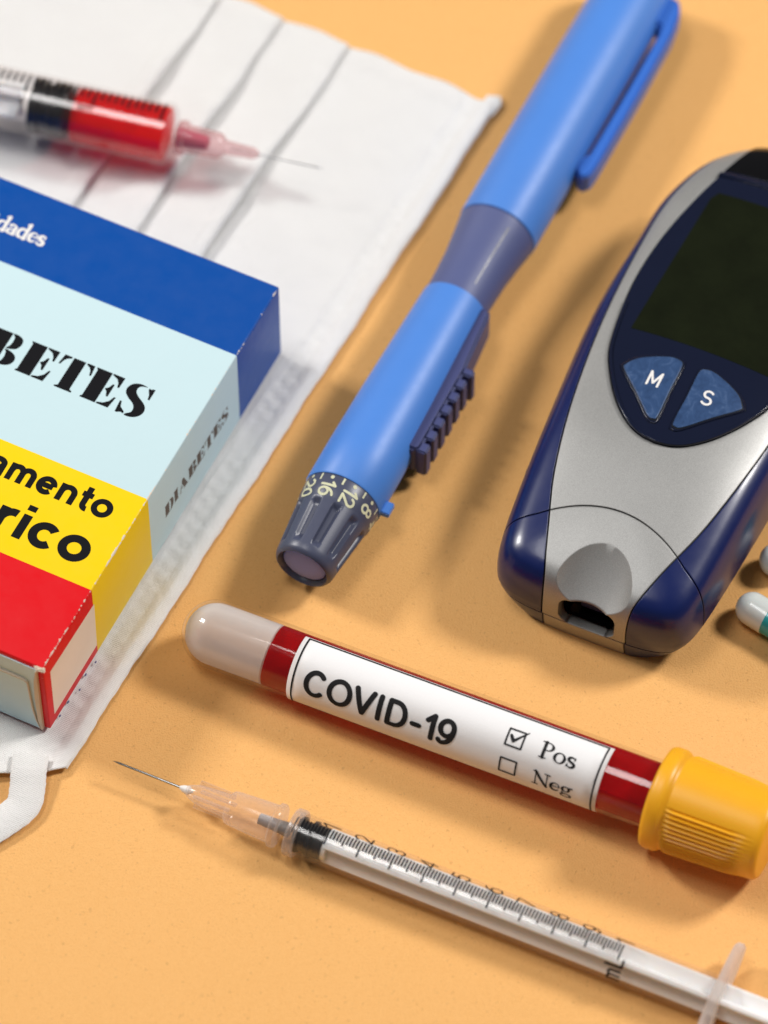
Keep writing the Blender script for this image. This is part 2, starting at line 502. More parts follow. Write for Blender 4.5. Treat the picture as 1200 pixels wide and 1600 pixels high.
MONO = {  # height 1, (advance, strokes)
 '0': (0.68, [arc(0.28, 0.5, 0.24, 0.5, 90, 450, 28)]),
 '1': (0.50, [line(0.08, 0.76, 0.30, 1.0), line(0.30, 1.0, 0.30, 0)]),
 '2': (0.66, [arc(0.28, 0.72, 0.25, 0.28, 165, -30, 16) + line(0.48, 0.55, 0.02, 0.0)[1:], line(0.02, 0, 0.55, 0)]),
 '3': (0.64, [arc(0.26, 0.75, 0.22, 0.25, 150, -90, 14), arc(0.26, 0.26, 0.26, 0.26, 90, -150, 16)]),
 '4': (0.66, [line(0.42, 0, 0.42, 1), line(0.42, 1, 0.0, 0.3), line(0.0, 0.3, 0.58, 0.3)]),
 '5': (0.64, [line(0.5, 1, 0.1, 1), line(0.1, 1, 0.05, 0.55), arc(0.26, 0.32, 0.27, 0.32, 140, -150, 18)]),
 '6': (0.66, [arc(0.28, 0.32, 0.26, 0.32, 0, 360, 24), arc(0.45, 0.35, 0.43, 0.65, 175, 95, 12)]),
 '7': (0.62, [line(0.0, 1, 0.52, 1), line(0.52, 1, 0.16, 0)]),
 '8': (0.66, [arc(0.28, 0.76, 0.21, 0.24, 0, 360, 22), arc(0.28, 0.27, 0.26, 0.27, 0, 360, 24)]),
 '9': (0.66, [arc(0.28, 0.68, 0.26, 0.32, 0, 360, 24), arc(0.11, 0.65, 0.43, 0.65, 0, -85, 12) + arc(0.16, 0.14, 0.14, 0.14, -60, -170, 5)[1:]]),
 'C': (0.86, [arc(0.38, 0.5, 0.36, 0.5, 48, 312, 28)]),
 'O': (0.95, [arc(0.41, 0.5, 0.40, 0.5, 60, 420, 34)]),
 'V': (0.80, [line(0.0, 1, 0.34, 0, 8), line(0.34, 0, 0.68, 1, 8)]),
 'I': (0.34, [line(0.1, 0, 0.1, 1, 8)]),
 'D': (0.88, [line(0.06, 0, 0.06, 1, 8), line(0.06, 1, 0.32, 1) + arc(0.32, 0.5, 0.38, 0.5, 85, -85, 20) + line(0.32, 0, 0.06, 0)]),
 '-': (0.46, [line(0.06, 0.38, 0.32, 0.38)]),
 'M': (0.9, [line(0.05, 0, 0.05, 1, 6), line(0.05, 1, 0.40, 0.18, 6), line(0.40, 0.18, 0.75, 1, 6), line(0.75, 1, 0.75, 0, 6)]),
 'S': (0.7, [arc(0.30, 0.75, 0.27, 0.25, 40, 255, 16) + arc(0.30, 0.26, 0.29, 0.26, 78, -140, 18)]),
 'm': (0.95, [line(0.06, 0, 0.06, 0.7), arc(0.24, 0.48, 0.18, 0.22, 180, 0, 10) + line(0.42, 0.48, 0.42, 0), arc(0.60, 0.48, 0.18, 0.22, 180, 0, 10) + line(0.78, 0.48, 0.78, 0)]),
 'L': (0.55, [line(0.06, 1, 0.06, 0), line(0.06, 0, 0.5, 0)]),
}
def letters(name, kind, s, fmap, mat, parent, w=.15, track=0.0, glyph=None):
    """one object per letter"""
    x = 0.0
    for ch in s:
        if kind == 'serif':
            adv, st = serif(ch, w)
        else:
            adv, st = glyph[ch]
            st = [(p, w) for p in st]
        polys, k = [], 0
        for pts, ww in st:
            for poly in ribbon([(px + x, py) for px, py in pts], ww, kind != 'bold'):
                polys.append((poly, k))
            k += 1
        if polys: write(name, polys, fmap, mat, parent)
        x += adv + track
    return x
def advance(kind, s, w=.15, track=0.0, glyph=None):
    return sum((serif(ch, w)[0] if kind == 'serif' else glyph[ch][0]) + track for ch in s)
def mono_text(s, w, track=0.0):
    """list of (polygon, layer) at height 1"""
    out, x, k = [], 0.0, 0
    for ch in s:
        adv, st = MONO[ch]
        for pts in st:
            for poly in ribbon([(px + x, py) for px, py in pts], w):
                out.append((poly, k))
            k += 1
        x += adv + track
    return out, x

def serif(ch, b=1.0):
    """serif letters, cap height 1, x-height 0.64; b = weight"""
    t, h = 0.045 * b, 0.115 * b      # hairline, stem
    S = lambda x0, x1, y: (line(x0, y, x1, y, 2), t * 1.2)
    if ch == 'P': return 0.66, [(line(.17, 0, .17, 1), h), S(.02, .33, .02), S(.02, .25, .98), (line(.17, .98, .3, .98, 3) + arc(.3, .74, .25, .24, 85, -85, 14) + line(.3, .5, .17, .48, 3), [t, t, h, t, t])]
    if ch == 'N': return 0.86, [(line(.13, 0, .13, 1), t), (line(.10, 1, .70, .02), h), (line(.70, 0, .70, 1), t), S(.0, .26, .02), S(.0, .18, .98), S(.57, .83, .98)]
    if ch == 'o': return 0.62, [(arc(.29, .32, .24, .30, 90, 450, 28), [t, h, t, h, t])]
    if ch == 's': return 0.48, [(arc(.22, .48, .15, .14, 30, 250, 12) + arc(.22, .16, .17, .15, 75, -150, 12), [t, h, h, h, t]), (line(.37, .62, .36, .47, 2), t), (line(.04, .03, .05, .18, 2), t)]
    if ch == 'e': return 0.56, [(line(.06, .36, .48, .36, 4), t), (arc(.28, .33, .22, .29, 5, 320, 26), [t, t, h, h, t])]
    if ch == 'g': return 0.58, [(arc(.25, .42, .17, .19, 90, 450, 22), [t, h, t, h, t]), (arc(.28, -.10, .25, .15, 90, 450, 22), [t, h * .7, t, h * .7, t]), (arc(.2, .14, .12, .09, 150, 260, 8) + line(.2, .05, .36, .03, 3), t), (line(.38, .56, .56, .60, 3), h * .7)]
    if ch == 'd': return 0.68, [(line(.50, 0, .50, 1), h), (arc(.28, .31, .22, .29, 40, 320, 22), [t, h, h, t]), S(.36, .54, .97), S(.46, .64, .03)]
    if ch == 'a': return 0.60, [(line(.42, .03, .42, .45) , h), (arc(.26, .46, .17, .16, 0, 150, 12), [h, t, h]), (arc(.24, .17, .18, .15, 60, 320, 16), [t, h, t]), S(.38, .56, .03)]
    if ch == 'u': return 0.70, [(line(.14, .6, .14, .2), h), (arc(.30, .2, .16, .17, 180, 330, 10), [h, t]), (line(.50, 0, .50, .62), h), S(.02, .16, .60), S(.40, .52, .60), S(.48, .66, .03)]
    if ch == 'n': return 0.72, [(line(.14, 0, .14, .6), h), (arc(.32, .42, .18, .19, 150, 0, 10), [t, h]), (line(.50, .42, .50, 0), h), S(.02, .26, .03), S(.38, .62, .03), S(.02, .16, .60)]
    if ch == 'i': return 0.36, [(line(.16, 0, .16, .62), h), S(.04, .30, .03), S(.04, .18, .60), (arc(.16, .84, .03, .03, 0, 360, 8), h * .6)]
    return 0.35, []

def serif_text(s, b=1.0, track=0.0):
    out, x, k = [], 0.0, 0
    for ch in s:
        adv, st = serif(ch, b)
        for pts, w in st:
            for poly in ribbon([(px + x, py) for px, py in pts], w, True):
                out.append((poly, k))
            k += 1
        x += adv + track
    return out, x

def write(name, polys, fmap, mat, parent):
    """fmap(x, y, layer) -> 3D"""
    V, F = [], []
    for poly, k in polys:
        base = len(V)
        V += [fmap(x, y, k) for x, y in poly]
        if len(poly) > 5:
            tri = tessellate_polygon([[Vector((x, y, 0)) for x, y in poly]])
            F += [tuple(base + i for i in t) for t in tri]
        else:
            F.append(tuple(range(base, base + len(poly))))
    return obj(name, V, F, mat, parent, smooth=False)

def font_mesh(body, offset=0.0):
    cu = bpy.data.curves.new('t', 'FONT')
    cu.body = body
    cu.size = 1
    cu.offset = offset
    cu.resolution_u = 4
    o = bpy.data.objects.new('t', cu)
    COL.objects.link(o)
    bpy.context.view_layer.update()
    me = o.evaluated_get(bpy.context.evaluated_depsgraph_get()).to_mesh()
    V = np.array([v.co[:2] for v in me.vertices])
    F = [tuple(p.vertices) for p in me.polygons]
    o.to_mesh_clear() if hasattr(o, 'to_mesh_clear') else None
    bpy.data.objects.remove(o)
    return V, F

def boolean(a, b, op):
    """a, b objects; returns new mesh of a op b"""
    md = a.modifiers.new('b', 'BOOLEAN')
    md.operation = op
    md.solver = 'EXACT'
    md.object = b
    bpy.context.view_layer.update()
    dg = bpy.context.evaluated_depsgraph_get()
    me = bpy.data.meshes.new_from_object(a.evaluated_get(dg))
    a.modifiers.remove(md)
    return me

# ------------------------------------------------------------------ the surface
bm = bmesh.new()
bmesh.ops.create_grid(bm, x_segments=2, y_segments=2, size=90)
t = obj_bm('table_surface', bm, M['table'], smooth=False)
tag(t, 'orange speckled card surface under everything', 'table', kind='structure')

# ------------------------------------------------------------------ face mask
MASK = empty('face_mask', (1.858, 8.05, 0), (-0.463, -0.886, 0))
tag(MASK, 'white pleated fabric face mask lying flat under the printed medicine carton', 'face mask')
def mask_sheet():
    folds = [2.79, 4.03, 5.2]
    keys = [(-0.03, .085, 0), (0.02, .13, 0), (.14, .150, 0), (.24, .115, 0), (.32, .085, 0), (.48, .085, 0), (.58, .115, 0), (.75, .125, 0), (1.4, .13, 0.02), (2.1, .12, 0.0), (2.7, .09, 0)]
    for i, f in enumerate(folds):
        keys += [(f + .18, .055, 0), (f + .32, .055, 0), (f + .30, .075, 0), (f + .12, .11, .02), (f - .02, .135, .06), (f - .035, .155, .12), (f + .03, .172, .17), (f + .18, .175, .15), (f + .5, .155, .08)]
    keys += [(7.3, .12, 0), (8.6, .12, 0), (9.0, .12, 0)]
    P = catmull(keys, 5)
    ls = np.concatenate([np.linspace(0, 1.2, 14), np.linspace(1.3, 6.4, 50), np.linspace(6.5, 13.2, 84), np.linspace(13.27, 14.6, 28)])
    V, F = [], []
    rng = np.random.RandomState(3)
    for li, l in enumerate(ls):
        s = min(max((l - 0.5) / 1.8, 0), 1); s = s * s * (3 - 2 * s)
        e = min(max((6.2 - l) / 1.2, 0), 1); e = e * e * (3 - 2 * e)
        lift = (0.12 + 0.88 * s) * e
        for d, z, k in P:
            edge = math.exp(-max(d, 0) / 0.25)
            zz = z + k * lift * (0.55 + 0.35 * math.sin(1.3 * l + d))
            flat = 1 if l < 6 or d < .6 else 0.0
            zz += flat * 0.016 * math.sin(2.1 * l + 3.0 * d) * math.sin(0.9 * l - 1.3 * d + 1) * min(1, max(d, 0.2))
            dd = d + edge * (0.012 * math.sin(2.1 * l) + 0.006 * math.sin(5.7 * l + 1) + 0.004 * math.sin(17 * l))
            if l < 6 or d < .62 or l > 13.9:
                zz += .030 * mnoise.noise((l * .9, d * 1.6, 1.7)) * min(1, max(d, .25))
                zz += .014 * mnoise.noise((l * 3.2, d * 4.0, 5.1)) + .010 * mnoise.noise((l * 9, dd * 7, 2.2))
            if d > 2.4:
                dd += .075 * mnoise.noise((l * .55, round(d / 1.2) * 3.1, 8.0)) * min(1, l) + .02 * mnoise.noise((l * 2.1, d * .5, 3.0))
            # embossed weld dots in the hem groove
            if 0.26 < d < 0.56:
                zz += 0.020 * math.sin(l * 2 * math.pi / 0.26 + (1.6 if d > .42 else 0)) * (.6 + mnoise.noise((l * 2, d, 0)))
            ll = l
            if l < 0.02:
                ll = l + 0.03 * math.sin(5 * d) + 0.05 * (1 if d < 0.1 else 0)
            if l > 13.2:
                end = 14.36 + 0.9 * min(max(d, 0), .3) + .55 * min(max(d - .3, 0), .75) + 0.012 * math.sin(14 * d)
                ll = 13.2 + (l - 13.2) / 1.4 * (end - 13.2)
            if l < 0.35:
                zz = zz * (0.75 + 0.25 * l / 0.35) + 0.02
            V.append((ll, -dd, zz))
    n = len(P)
    for i in range(len(ls) - 1):
        for j in range(n - 1):
            F.append((i * n + j, i * n + j + 1, (i + 1) * n + j + 1, (i + 1) * n + j))
    o = obj('pleated_panel', V, F, M['fabric'], MASK, angle=75)
    md = o.modifiers.new('thick', 'SOLIDIFY'); md.thickness = 0.022; md.offset = -1
    return o
mask_sheet()

def band(name, pts, width, thick, mat, parent, up=(0, 0, 1)):
    """flat strap along a path of 3D points"""
    P = catmull(pts, 8)
    T = np.gradient(P, axis=0); T /= np.linalg.norm(T, axis=1, keepdims=True)
    V, F = [], []
    for k, (p, t_) in enumerate(zip(P, T)):
        s = np.cross(up, t_); s /= np.linalg.norm(s)
        w = width / 2 * (1 + 0.015 * math.sin(1.9 * k))
        u = np.array(up)
        for (a, b) in ((-w, 0), (-w * .8, thick), (w * .8, thick), (w, 0), (w * .8, -thick * .2), (-w * .8, -thick * .2)):
            V.append(p + s * a + u * b)
    n = 6
    for i in range(len(P) - 1):
        for j in range(n):
            F.append((i * n + j, i * n + (j + 1) % n, (i + 1) * n + (j + 1) % n, (i + 1) * n + j))
    F.append(tuple(range(n))); F.append(tuple((len(P) - 1) * n + j for j in reversed(range(n))))
    return obj(name, V, F, mat, parent)
MI = MASK.matrix_world.inverted()
def mpt(x, y, z):
    return tuple(MI @ Vector((x, y, z)))
band('ear_loop', [mpt(-5.30, -4.5, .20), mpt(-5.33, -4.8, .20), mpt(-5.34, -5.05, .15), mpt(-5.40, -5.34, .11), mpt(-5.68, -5.60, .10), mpt(-6.05, -5.85, .10), mpt(-6.9, -6.3, .16), mpt(-8.6, -6.4, .25), mpt(-10.2, -5.4, .25), mpt(-11.3, -3.4, .2), mpt(-11.8, -1.6, .14)], 0.54, 0.04, M['strap'], MASK)
# side seam tape over the near short end and a stray corner of the lining at the far end
V = [(0.16, -0.20, .10), (-0.10, -0.22, .07), (-0.20, -0.02, .05), (-0.06, 0.07, .05), (0.24, 0.05, .06)]
o = obj('lining_corner', V, [(0, 1, 2, 3, 4)], M['fabric'], MASK, smooth=False)
md = o.modifiers.new('t', 'SOLIDIFY'); md.thickness = 0.03
for k in range(5):     # small blue weld marks beside the carton
    l, d = 12.55 + 0.27 * k, 0.50 + 0.03 * math.sin(k * 2.3)
    bm = bmesh.new()
    bmesh.ops.create_uvsphere(bm, u_segments=8, v_segments=5, radius=1, matrix=Matrix.Translation((l, -d, 0.145)) @ Matrix.Diagonal((.026 + .008 * (k % 2), .014, .010, 1)))
    obj_bm('weld_mark', bm, M['slate'], MASK)

# ------------------------------------------------------------------ medicine carton
BH, BL, BW = 1.75, 7.82, 11.0
BOX = empty('medicine_carton', (-1.633, 2.93, 0.2), (0.8993, -0.4372, 0))
tag(BOX, 'striped blue, pale blue, yellow and red medicine carton lying on the mask', 'medicine box')
bm = box_bm((BW, BL - 0.04, BH), (-BW / 2, -(BL - 0.04) / 2, BH / 2), 0.03, 3)
obj_bm('carton_body', bm, M['carton'], BOX)
# near end: fold strip, dust flap, tuck flap with rounded shoulder
def plate(name, outline, y0, y1, mat, parent):
    """outline in local X-Z, extruded along Y"""
    n = len(outline)
    V = [(x, y0, z) for x, z in outline] + [(x, y1, z) for x, z in outline]
    tri = tessellate_polygon([[Vector((x, z, 0)) for x, z in outline]])
    F = [tuple(t_) for t_ in tri] + [tuple(n + i for i in reversed(t_)) for t_ in tri]
    F += [(i, (i + 1) % n, n + (i + 1) % n, n + i) for i in range(n)]
    o = obj(name, V, F, mat, parent)
    bm = bmesh.new(); bm.from_mesh(o.data); bmesh.ops.recalc_face_normals(bm, faces=bm.faces); bm.to_mesh(o.data); bm.free()
    return o
plate('end_panel', [(-BW + .05, .04), (-.12, .04), (-.12, 1.66), (-BW + .05, 1.66)], -BL + .045, -BL + .02, M['pale'], BOX)
sh = [(-.36, 1.27)] + [(-.36 + .08 * math.sin(R(a)), 1.19 + .08 * math.cos(R(a))) for a in range(15, 91, 15)]
flap = [(-BW + .1, 1.29)] + sh + [(-.265, .85), (-.245, .5), (-.20, .2), (-.14, .015), (-BW + .1, .015)]
plate('tuck_flap', flap, -BL + .02, -BL - .015, M['pale'], BOX)
edge = [(-BW + .1, 1.31), (-.355, 1.29)] + [(x + .02, z + .008) for x, z in sh[1:]] + [(-.245, .85), (-.225, .5), (-.18, .2), (-.125, .01), (-.14, .01), (-.20, .2), (-.245, .5), (-.265, .85)] + list(reversed(sh)) + [(-BW + .1, 1.29)]
plate('flap_edge', edge, -BL + .02, -BL - .02, M['board'], BOX)
plate('dust_flap', [(-.115, .02), (-.155, .25), (-.165, .9), (-.145, 1.4), (-.105, 1.68), (-.09, 1.68), (-.09, .02)], -BL + .03, -BL - .03, M['board'], BOX)
# torn corner
bm = bmesh.new()
bmesh.ops.create_icosphere(bm, subdivisions=3, radius=1)
for v in bm.verts:
    q = v.co.copy()
    v.co = Vector((q.x * .085, q.y * .04, q.z * .028)) * (1 + .45 * math.sin(9 * q.x + 4 * q.y) * math.cos(7 * q.z + 5 * q.y)) + Vector((-.05, -BL + .03, BH - .03))
obj_bm('torn_corner', bm, M['board'], BOX)
# print
def top_map(x0, y0, sx, sy):
    return lambda x, y, k: (x0 + x * sx, y0 + y * sy, BH + 0.0015 + 0.0004 * k)
STEM = [(0, 0), (.44, 0), (.44, 1), (0, 1), (0, .96), (.04, .93), (.04, .07), (0, .04)]
STENCIL = {
 'E': (.86, [STEM, [(.47, 1), (.80, 1), (.79, .66), (.74, .66), (.71, .78), (.63, .89), (.47, .955)],
       [(.47, .5), (.55, .57), (.60, .70), (.65, .70), (.65, .30), (.60, .30), (.55, .43)],
       [(.47, 0), (.81, 0), (.86, .36), (.81, .36), (.75, .2), (.63, .09), (.47, .045)]]),
 'T': (.95, [[(.22, 0), (.72, 0), (.72, .04), (.64, .08), (.64, 1), (.30, 1), (.30, .08), (.22, .04)],
       [(.25, 1), (.04, 1), (.0, .68), (.05, .68), (.09, .82), (.15, .90), (.25, .95)],
       [(.69, 1), (.90, 1), (.94, .68), (.89, .68), (.85, .82), (.79, .90), (.69, .95)]]),
 'S': (.76, [[tuple(p) for p in catmull([(.50, 1.0), (.30, 1.02), (.12, .95), (.03, .80), (.05, .64), (.18, .51), (.36, .40), (.45, .28), (.45, .14), (.34, .04), (.34, -.015), (.52, .0), (.68, .10), (.75, .26), (.71, .42), (.58, .54), (.40, .65), (.29, .77), (.29, .90), (.37, .97)], 4, True)],
       [(.55, .99), (.61, .975), (.66, 1.01), (.71, 1.01), (.71, .66), (.66, .66), (.63, .80), (.55, .94)],
       [(.29, .01), (.22, .035), (.12, -.015), (.07, -.015), (.04, .34), (.09, .34), (.14, .18), (.29, .07)]]),
 'B': (.90, [STEM, [tuple(p) for p in catmull([(.47, 1), (.62, .995), (.76, .92), (.80, .76), (.74, .60), (.60, .53), (.47, .52), (.53, .62), (.55, .76), (.53, .9), (.47, .96)], 4, True)],
       [tuple(p) for p in catmull([(.47, .485), (.64, .47), (.80, .39), (.86, .25), (.80, .09), (.64, .005), (.47, 0), (.53, .08), (.56, .25), (.53, .40)], 4, True)]]),
 'D': (.98, [STEM, [tuple(p) for p in catmull([(.47, 1), (.66, .98), (.84, .84), (.91, .5), (.84, .16), (.66, .02), (.47, 0), (.58, .1), (.63, .3), (.64, .5), (.63, .7), (.58, .9)], 4, True)]]),
 'I': (.54, [[(0, 0), (.46, 0), (.46, .04), (.40, .07), (.40, .93), (.46, .96), (.46, 1), (0, 1), (0, .96), (.06, .93), (.06, .07), (0, .04)]]),
 'A': (1.02, [[(.37, 1), (.52, 1), (.88, .07), (.96, .04), (.96, 0), (.46, 0), (.46, .04), (.53, .07), (.29, .74)],
       [(.26, .66), (.30, .56), (.14, .07), (.22, .04), (.22, 0), (0, 0), (0, .04), (.07, .07)],
       [(.20, .28), (.42, .28), (.40, .345), (.22, .345)]]),
}
H = 0.605
xs = {0: -5.22, 1: -4.66, 2: -4.24, 3: -3.57, 4: -2.965, 5: -2.415, 6: -1.83, 7: -1.255}
for i, ch in enumerate('DIABETES'):
    polys = [(p, k) for k, p in enumerate(STENCIL[ch][1])]
    write('stencil_letter', polys, top_map(xs[i], -3.21, H, H), M['ink'], BOX)
# small name on the side panel: reads along the long side
side_x = [0, .98, 1.54, 2.58, 3.50, 4.38, 5.35, 6.23]
for i, ch in enumerate('DIABETES'):
    polys = [(p, k) for k, p in enumerate(STENCIL[ch][1])]
    kx = 2.13 / 7.0
    write('stencil_letter', polys, (lambda x0: lambda x, y, k: (0.0015 + .0004 * k, -3.96 + (x0 + x) * kx, .585 + y * .29))(side_x[i]), M['ink_brown'], BOX)
wtot = advance('serif', 'unidades')
kx = 0.29
letters('letter', 'serif', 'unidades', top_map(-3.70 - wtot * kx, -0.93, kx, 0.29), M['white_ink'], BOX, 1.75)
# bold sans letters, x-height 0.72, strokes drawn on the centre line
BOLD = {
 'M': (1.02, [line(.1, 0, .1, 1), line(.1, .95, .45, .1), line(.45, .1, .80, .95), line(.80, 0, .80, 1)]),
 'G': (1.02, [arc(.48, .5, .36, .41, 45, 330, 26), line(.50, .42, .88, .42), line(.79, .42, .79, .12)]),
 'e': (.76, [line(.12, .36, .60, .36), arc(.36, .36, .255, .275, 8, 318, 26)]),
 'd': (.80, [arc(.36, .36, .25, .275, 60, 420, 30), line(.62, 0, .62, 1)]),
 'i': (.36, [line(.17, 0, .17, .72), line(.17, .84, .17, 1.0)]),
 'c': (.74, [arc(.37, .36, .26, .275, 42, 318, 26)]),
 'a': (.74, [arc(.33, .50, .22, .15, 160, 0, 14) + line(.55, .5, .56, .0)[1:], arc(.30, .19, .195, .125, 90, 450, 22), line(.30, .315, .54, .37)]),
 'm': (1.14, [line(.15, 0, .15, .72), arc(.355, .42, .20, .215, 178, 0, 14) + line(.555, .42, .555, 0), arc(.755, .42, .20, .215, 178, 0, 14) + line(.955, .42, .955, 0)]),
 'n': (.82, [line(.15, 0, .15, .72), arc(.38, .41, .225, .225, 178, 0, 14) + line(.605, .41, .605, 0)]),
 't': (.48, [line(.21, .96, .21, .25) + arc(.36, .24, .15, .155, 180, 285, 8)[1:], line(.02, .64, .42, .64)]),
 'o': (.82, [arc(.40, .36, .275, .275, 60, 420, 34)]),
 'r': (.54, [line(.15, 0, .15, .72), arc(.42, .36, .27, .28, 165, 78, 9)]),
}
BOLD['é'] = (.76, BOLD['e'][1] + [line(.30, .84, .46, 1.0)])
def sans(body, tail, right, base, width, xh):
    ys = xh / .73
    kx = width / (advance('bold', tail, glyph=BOLD) - .13)
    x0 = right - (advance('bold', body, glyph=BOLD) - .05) * kx
    letters('letter', 'bold', body, top_map(x0, base, kx, ys), M['ink'], BOX, .215, glyph=BOLD)
sans('Medicamento', 'mento', -0.38, -5.045, 1.76, 0.325)
sans('Genérico', 'ico', -0.34, -5.93, 1.20, 0.46)
# blank cream print panel on the side, square code left out
V = [(.002, -7.62, .21), (.002, -6.26, .21), (.002, -6.22, 1.33), (.002, -7.60, 1.40)]
obj('cream_panel', V, [(0, 1, 2, 3)], M['cream'], BOX, smooth=False)

# ------------------------------------------------------------------ syringe with red liquid, on the mask
RS = empty('red_syringe', (-7.30, 7.86, 0.33), (0.9630, -0.2690, 0.0))
tag(RS, 'syringe filled with bright red liquid lying on the white mask', 'syringe')
ZC, RB = 0.54, 0.52
def shift(V, dz=ZC, dx=0):
    return [(x + dx, y, z + dz) for x, y, z in V]
x1 = 3.98   # barrel front end along the axis
V, F = lathe([(-3.2, RB), (x1 - .04, RB), (x1, RB - .05), (x1 + .02, .14), (x1 + .10, .12), (x1 + .10, .07), (x1 - .03, .07), (x1 - .05, RB - .06), (-3.2, RB - .06)], 64, True)
obj('barrel', shift(V), F, M['barrel2'], RS)
V, F = lathe([(-3.28, .72), (-3.28, .6), (-3.14, .6), (-3.14, .72)], 48, True, rfun=lambda x, r, a: r * (1.0 if abs(math.sin(a)) < .7 else .78))
obj('finger_flange', shift(V), F, M['flange'], RS)
V, F = lathe([(2.37, RB - .07), (x1 - .09, RB - .07), (x1 - .07, .2), (x1 - .02, .06), (x1 - .02, 0)], 64)
V2, F2 = lathe([(2.37, 0), (2.37, RB - .07), (x1 - .09, RB - .075), (x1 - .07, RB - .12), (x1 - .06, 0)], 64)
obj('red_liquid', shift(V2), F2, M['redliq'], RS)
ro = RB - .065
V, F = lathe([(x + .18, r) for x, r in [(1.44, 0), (1.44, ro - .04), (1.47, ro), (1.60, ro), (1.63, ro - .05), (1.78, ro - .05), (1.81, ro), (2.02, ro), (2.06, ro - .03), (2.17, .1), (2.18, 0)]], 64)
obj('rubber_stopper', shift(V), F, M['rubber'], RS)
for a in range(2):
    bm = box_bm((4.9, .07 if a else .72, .72 if a else .07), (-1.02, 0, ZC), .01, 1)
    obj_bm('plunger_rib', bm, M['rod'], RS)
V, F = lathe([(x1 + .11, .075), (x1 + .11, .27), (x1 + .17, .29), (x1 + .24, .29), (x1 + .26, .235), (x1 + .82, .215), (x1 + .88, .17), (x1 + .92, .12), (x1 + 1.40, .095), (x1 + 1.48, .05), (x1 + 1.5, 0.0)], 40)
obj('needle_hub', shift(V), F, M['pinkhub'], RS)
V, F = lathe([(x1 + .12, 0), (x1 + .12, .17), (x1 + .62, .12), (x1 + .66, 0)], 24)
obj('hub_core', shift(V), F, plastic('pink_core', (0.55, 0.08, 0.16), 0.35), RS)
V, F = lathe([(x1 + 1.0, 0), (x1 + 1.0, .011), (x1 + 2.46, .011), (x1 + 2.58, .001), (x1 + 2.58, 0)], 12)
obj('needle', shift(V), F, M['steel'], RS)
camdir = Vector((0, -math.cos(PITCH), math.sin(PITCH)))
def cyl_map(root, r, zc, x0, ang0, sx, sy, rot=False, dr=0.0006):
    """map flat writing on a cylinder round local X at height zc; angle 0 faces the camera side, positive upward"""
    A = root.matrix_world.to_3x3()
    c = A.inverted() @ camdir
    a0 = math.atan2(c.z, c.y)
    sgn = -1 if c.y > 0 else 1
    def f(x, y, k):
        if rot:   # baseline runs up the circumference, letter tops point to -X
            x, y = -y * sy, x * sx
            xx, ss = x0 + x, y
        else:
            xx, ss = x0 + x * sx, y * sy
        # positive surface distance turns from the camera direction up over the back
        th = a0 + (ang0 + ss / r) * (-1 if c.y < 0 else 1)
        rr = r + dr * (k + 1)
        return (xx, rr * math.cos(th), zc + rr * math.sin(th))
    return f
def ticks(root, r, zc, x0, pitch, n, arcs, w, mat, lens):
    """graduation: n+1 fine lines; lens = (long, middle, short) arc ends, starting at arcs angle (top)"""
    polys = []
    for i in range(n + 1):
        ln = lens[0] if i % 10 == 0 else lens[1] if i % 5 == 0 else lens[2]
        x = i * pitch
        for q in range(6):
            y0, y1 = -ln * q / 6, -ln * (q + 1) / 6
            polys.append(([(x - w / 2, y1), (x + w / 2, y1), (x + w / 2, y0), (x - w / 2, y0)], 0))
    return tag(write('graduation_marks', polys, cyl_map(root, r, zc, x0, arcs, 1, 1), mat, root), kind='stuff')
ticks(RS, RB + .002, ZC, -1.9, .115, 50, R(60), .042, M['ink'], (.40, .30, .26))
for i, s in enumerate(('1', '2')):
    po, w_ = mono_text(s, .14)
    write('numeral', po, cyl_map(RS, RB + .002, ZC, 2.70 - 1.6 * i, R(4), .22, .22, True), M['ink'], RS)

# ------------------------------------------------------------------ clear 1 mL syringe
CS = empty('clear_syringe', (-1.376, -5.915, 0.0), (0.9122, -0.4098, 0.0))
tag(CS, 'clear narrow syringe with black graduation and bare needle on the orange surface', 'syringe')
zc, rb = 0.365, 0.335
def up(V, z=zc): return [(x, y, q + z) for x, y, q in V]
V, F = lathe([(-.20, .055), (-.20, .11), (-.02, .13), (.0, rb - .03), (.03, rb), (6.72, rb), (6.72, rb - .045), (.06, rb - .045), (.04, .055)], 56, True)
obj('barrel', up(V), F, M['barrel'], CS)
V, F = lathe([(.0, rb + .02), (.02, rb + .035), (.14, rb + .035), (.16, rb + .003), (.0, rb - .02)], 56, True)
obj('front_collar', up(V), F, M['hub'], CS)
rs = rb - .052
V, F = lathe([(.045, 0), (.05, .1), (.10, rs - .03), (.12, rs), (.17, rs), (.19, rs - .05), (.30, rs - .05), (.32, rs), (.37, rs), (.39, rs - .035), (.55, rs - .03), (.56, 0)], 48)
obj('rubber_stopper', up(V), F, M['rubber'], CS)
for a in range(2):
    bm = box_bm((7.6, (.08 if a else .52), (.52 if a else .08)), (.58 + 3.8, 0, zc), .012, 1)
    o = obj_bm('plunger_rib', bm, M['rod'], CS)
    # roll the cross so that no rib lies flush with the view
    for v in o.data.vertices:
        y, z = v.co.y, v.co.z - zc
        ca, sa = math.cos(R(33)), math.sin(R(33))
        v.co.y, v.co.z = y * ca - z * sa, y * sa + z * ca + zc
V, F = lathe([(.565, 0), (.565, .24), (.63, .24), (.63, 0)], 32)
obj('plunger_disc', up(V), F, M['rod'], CS)
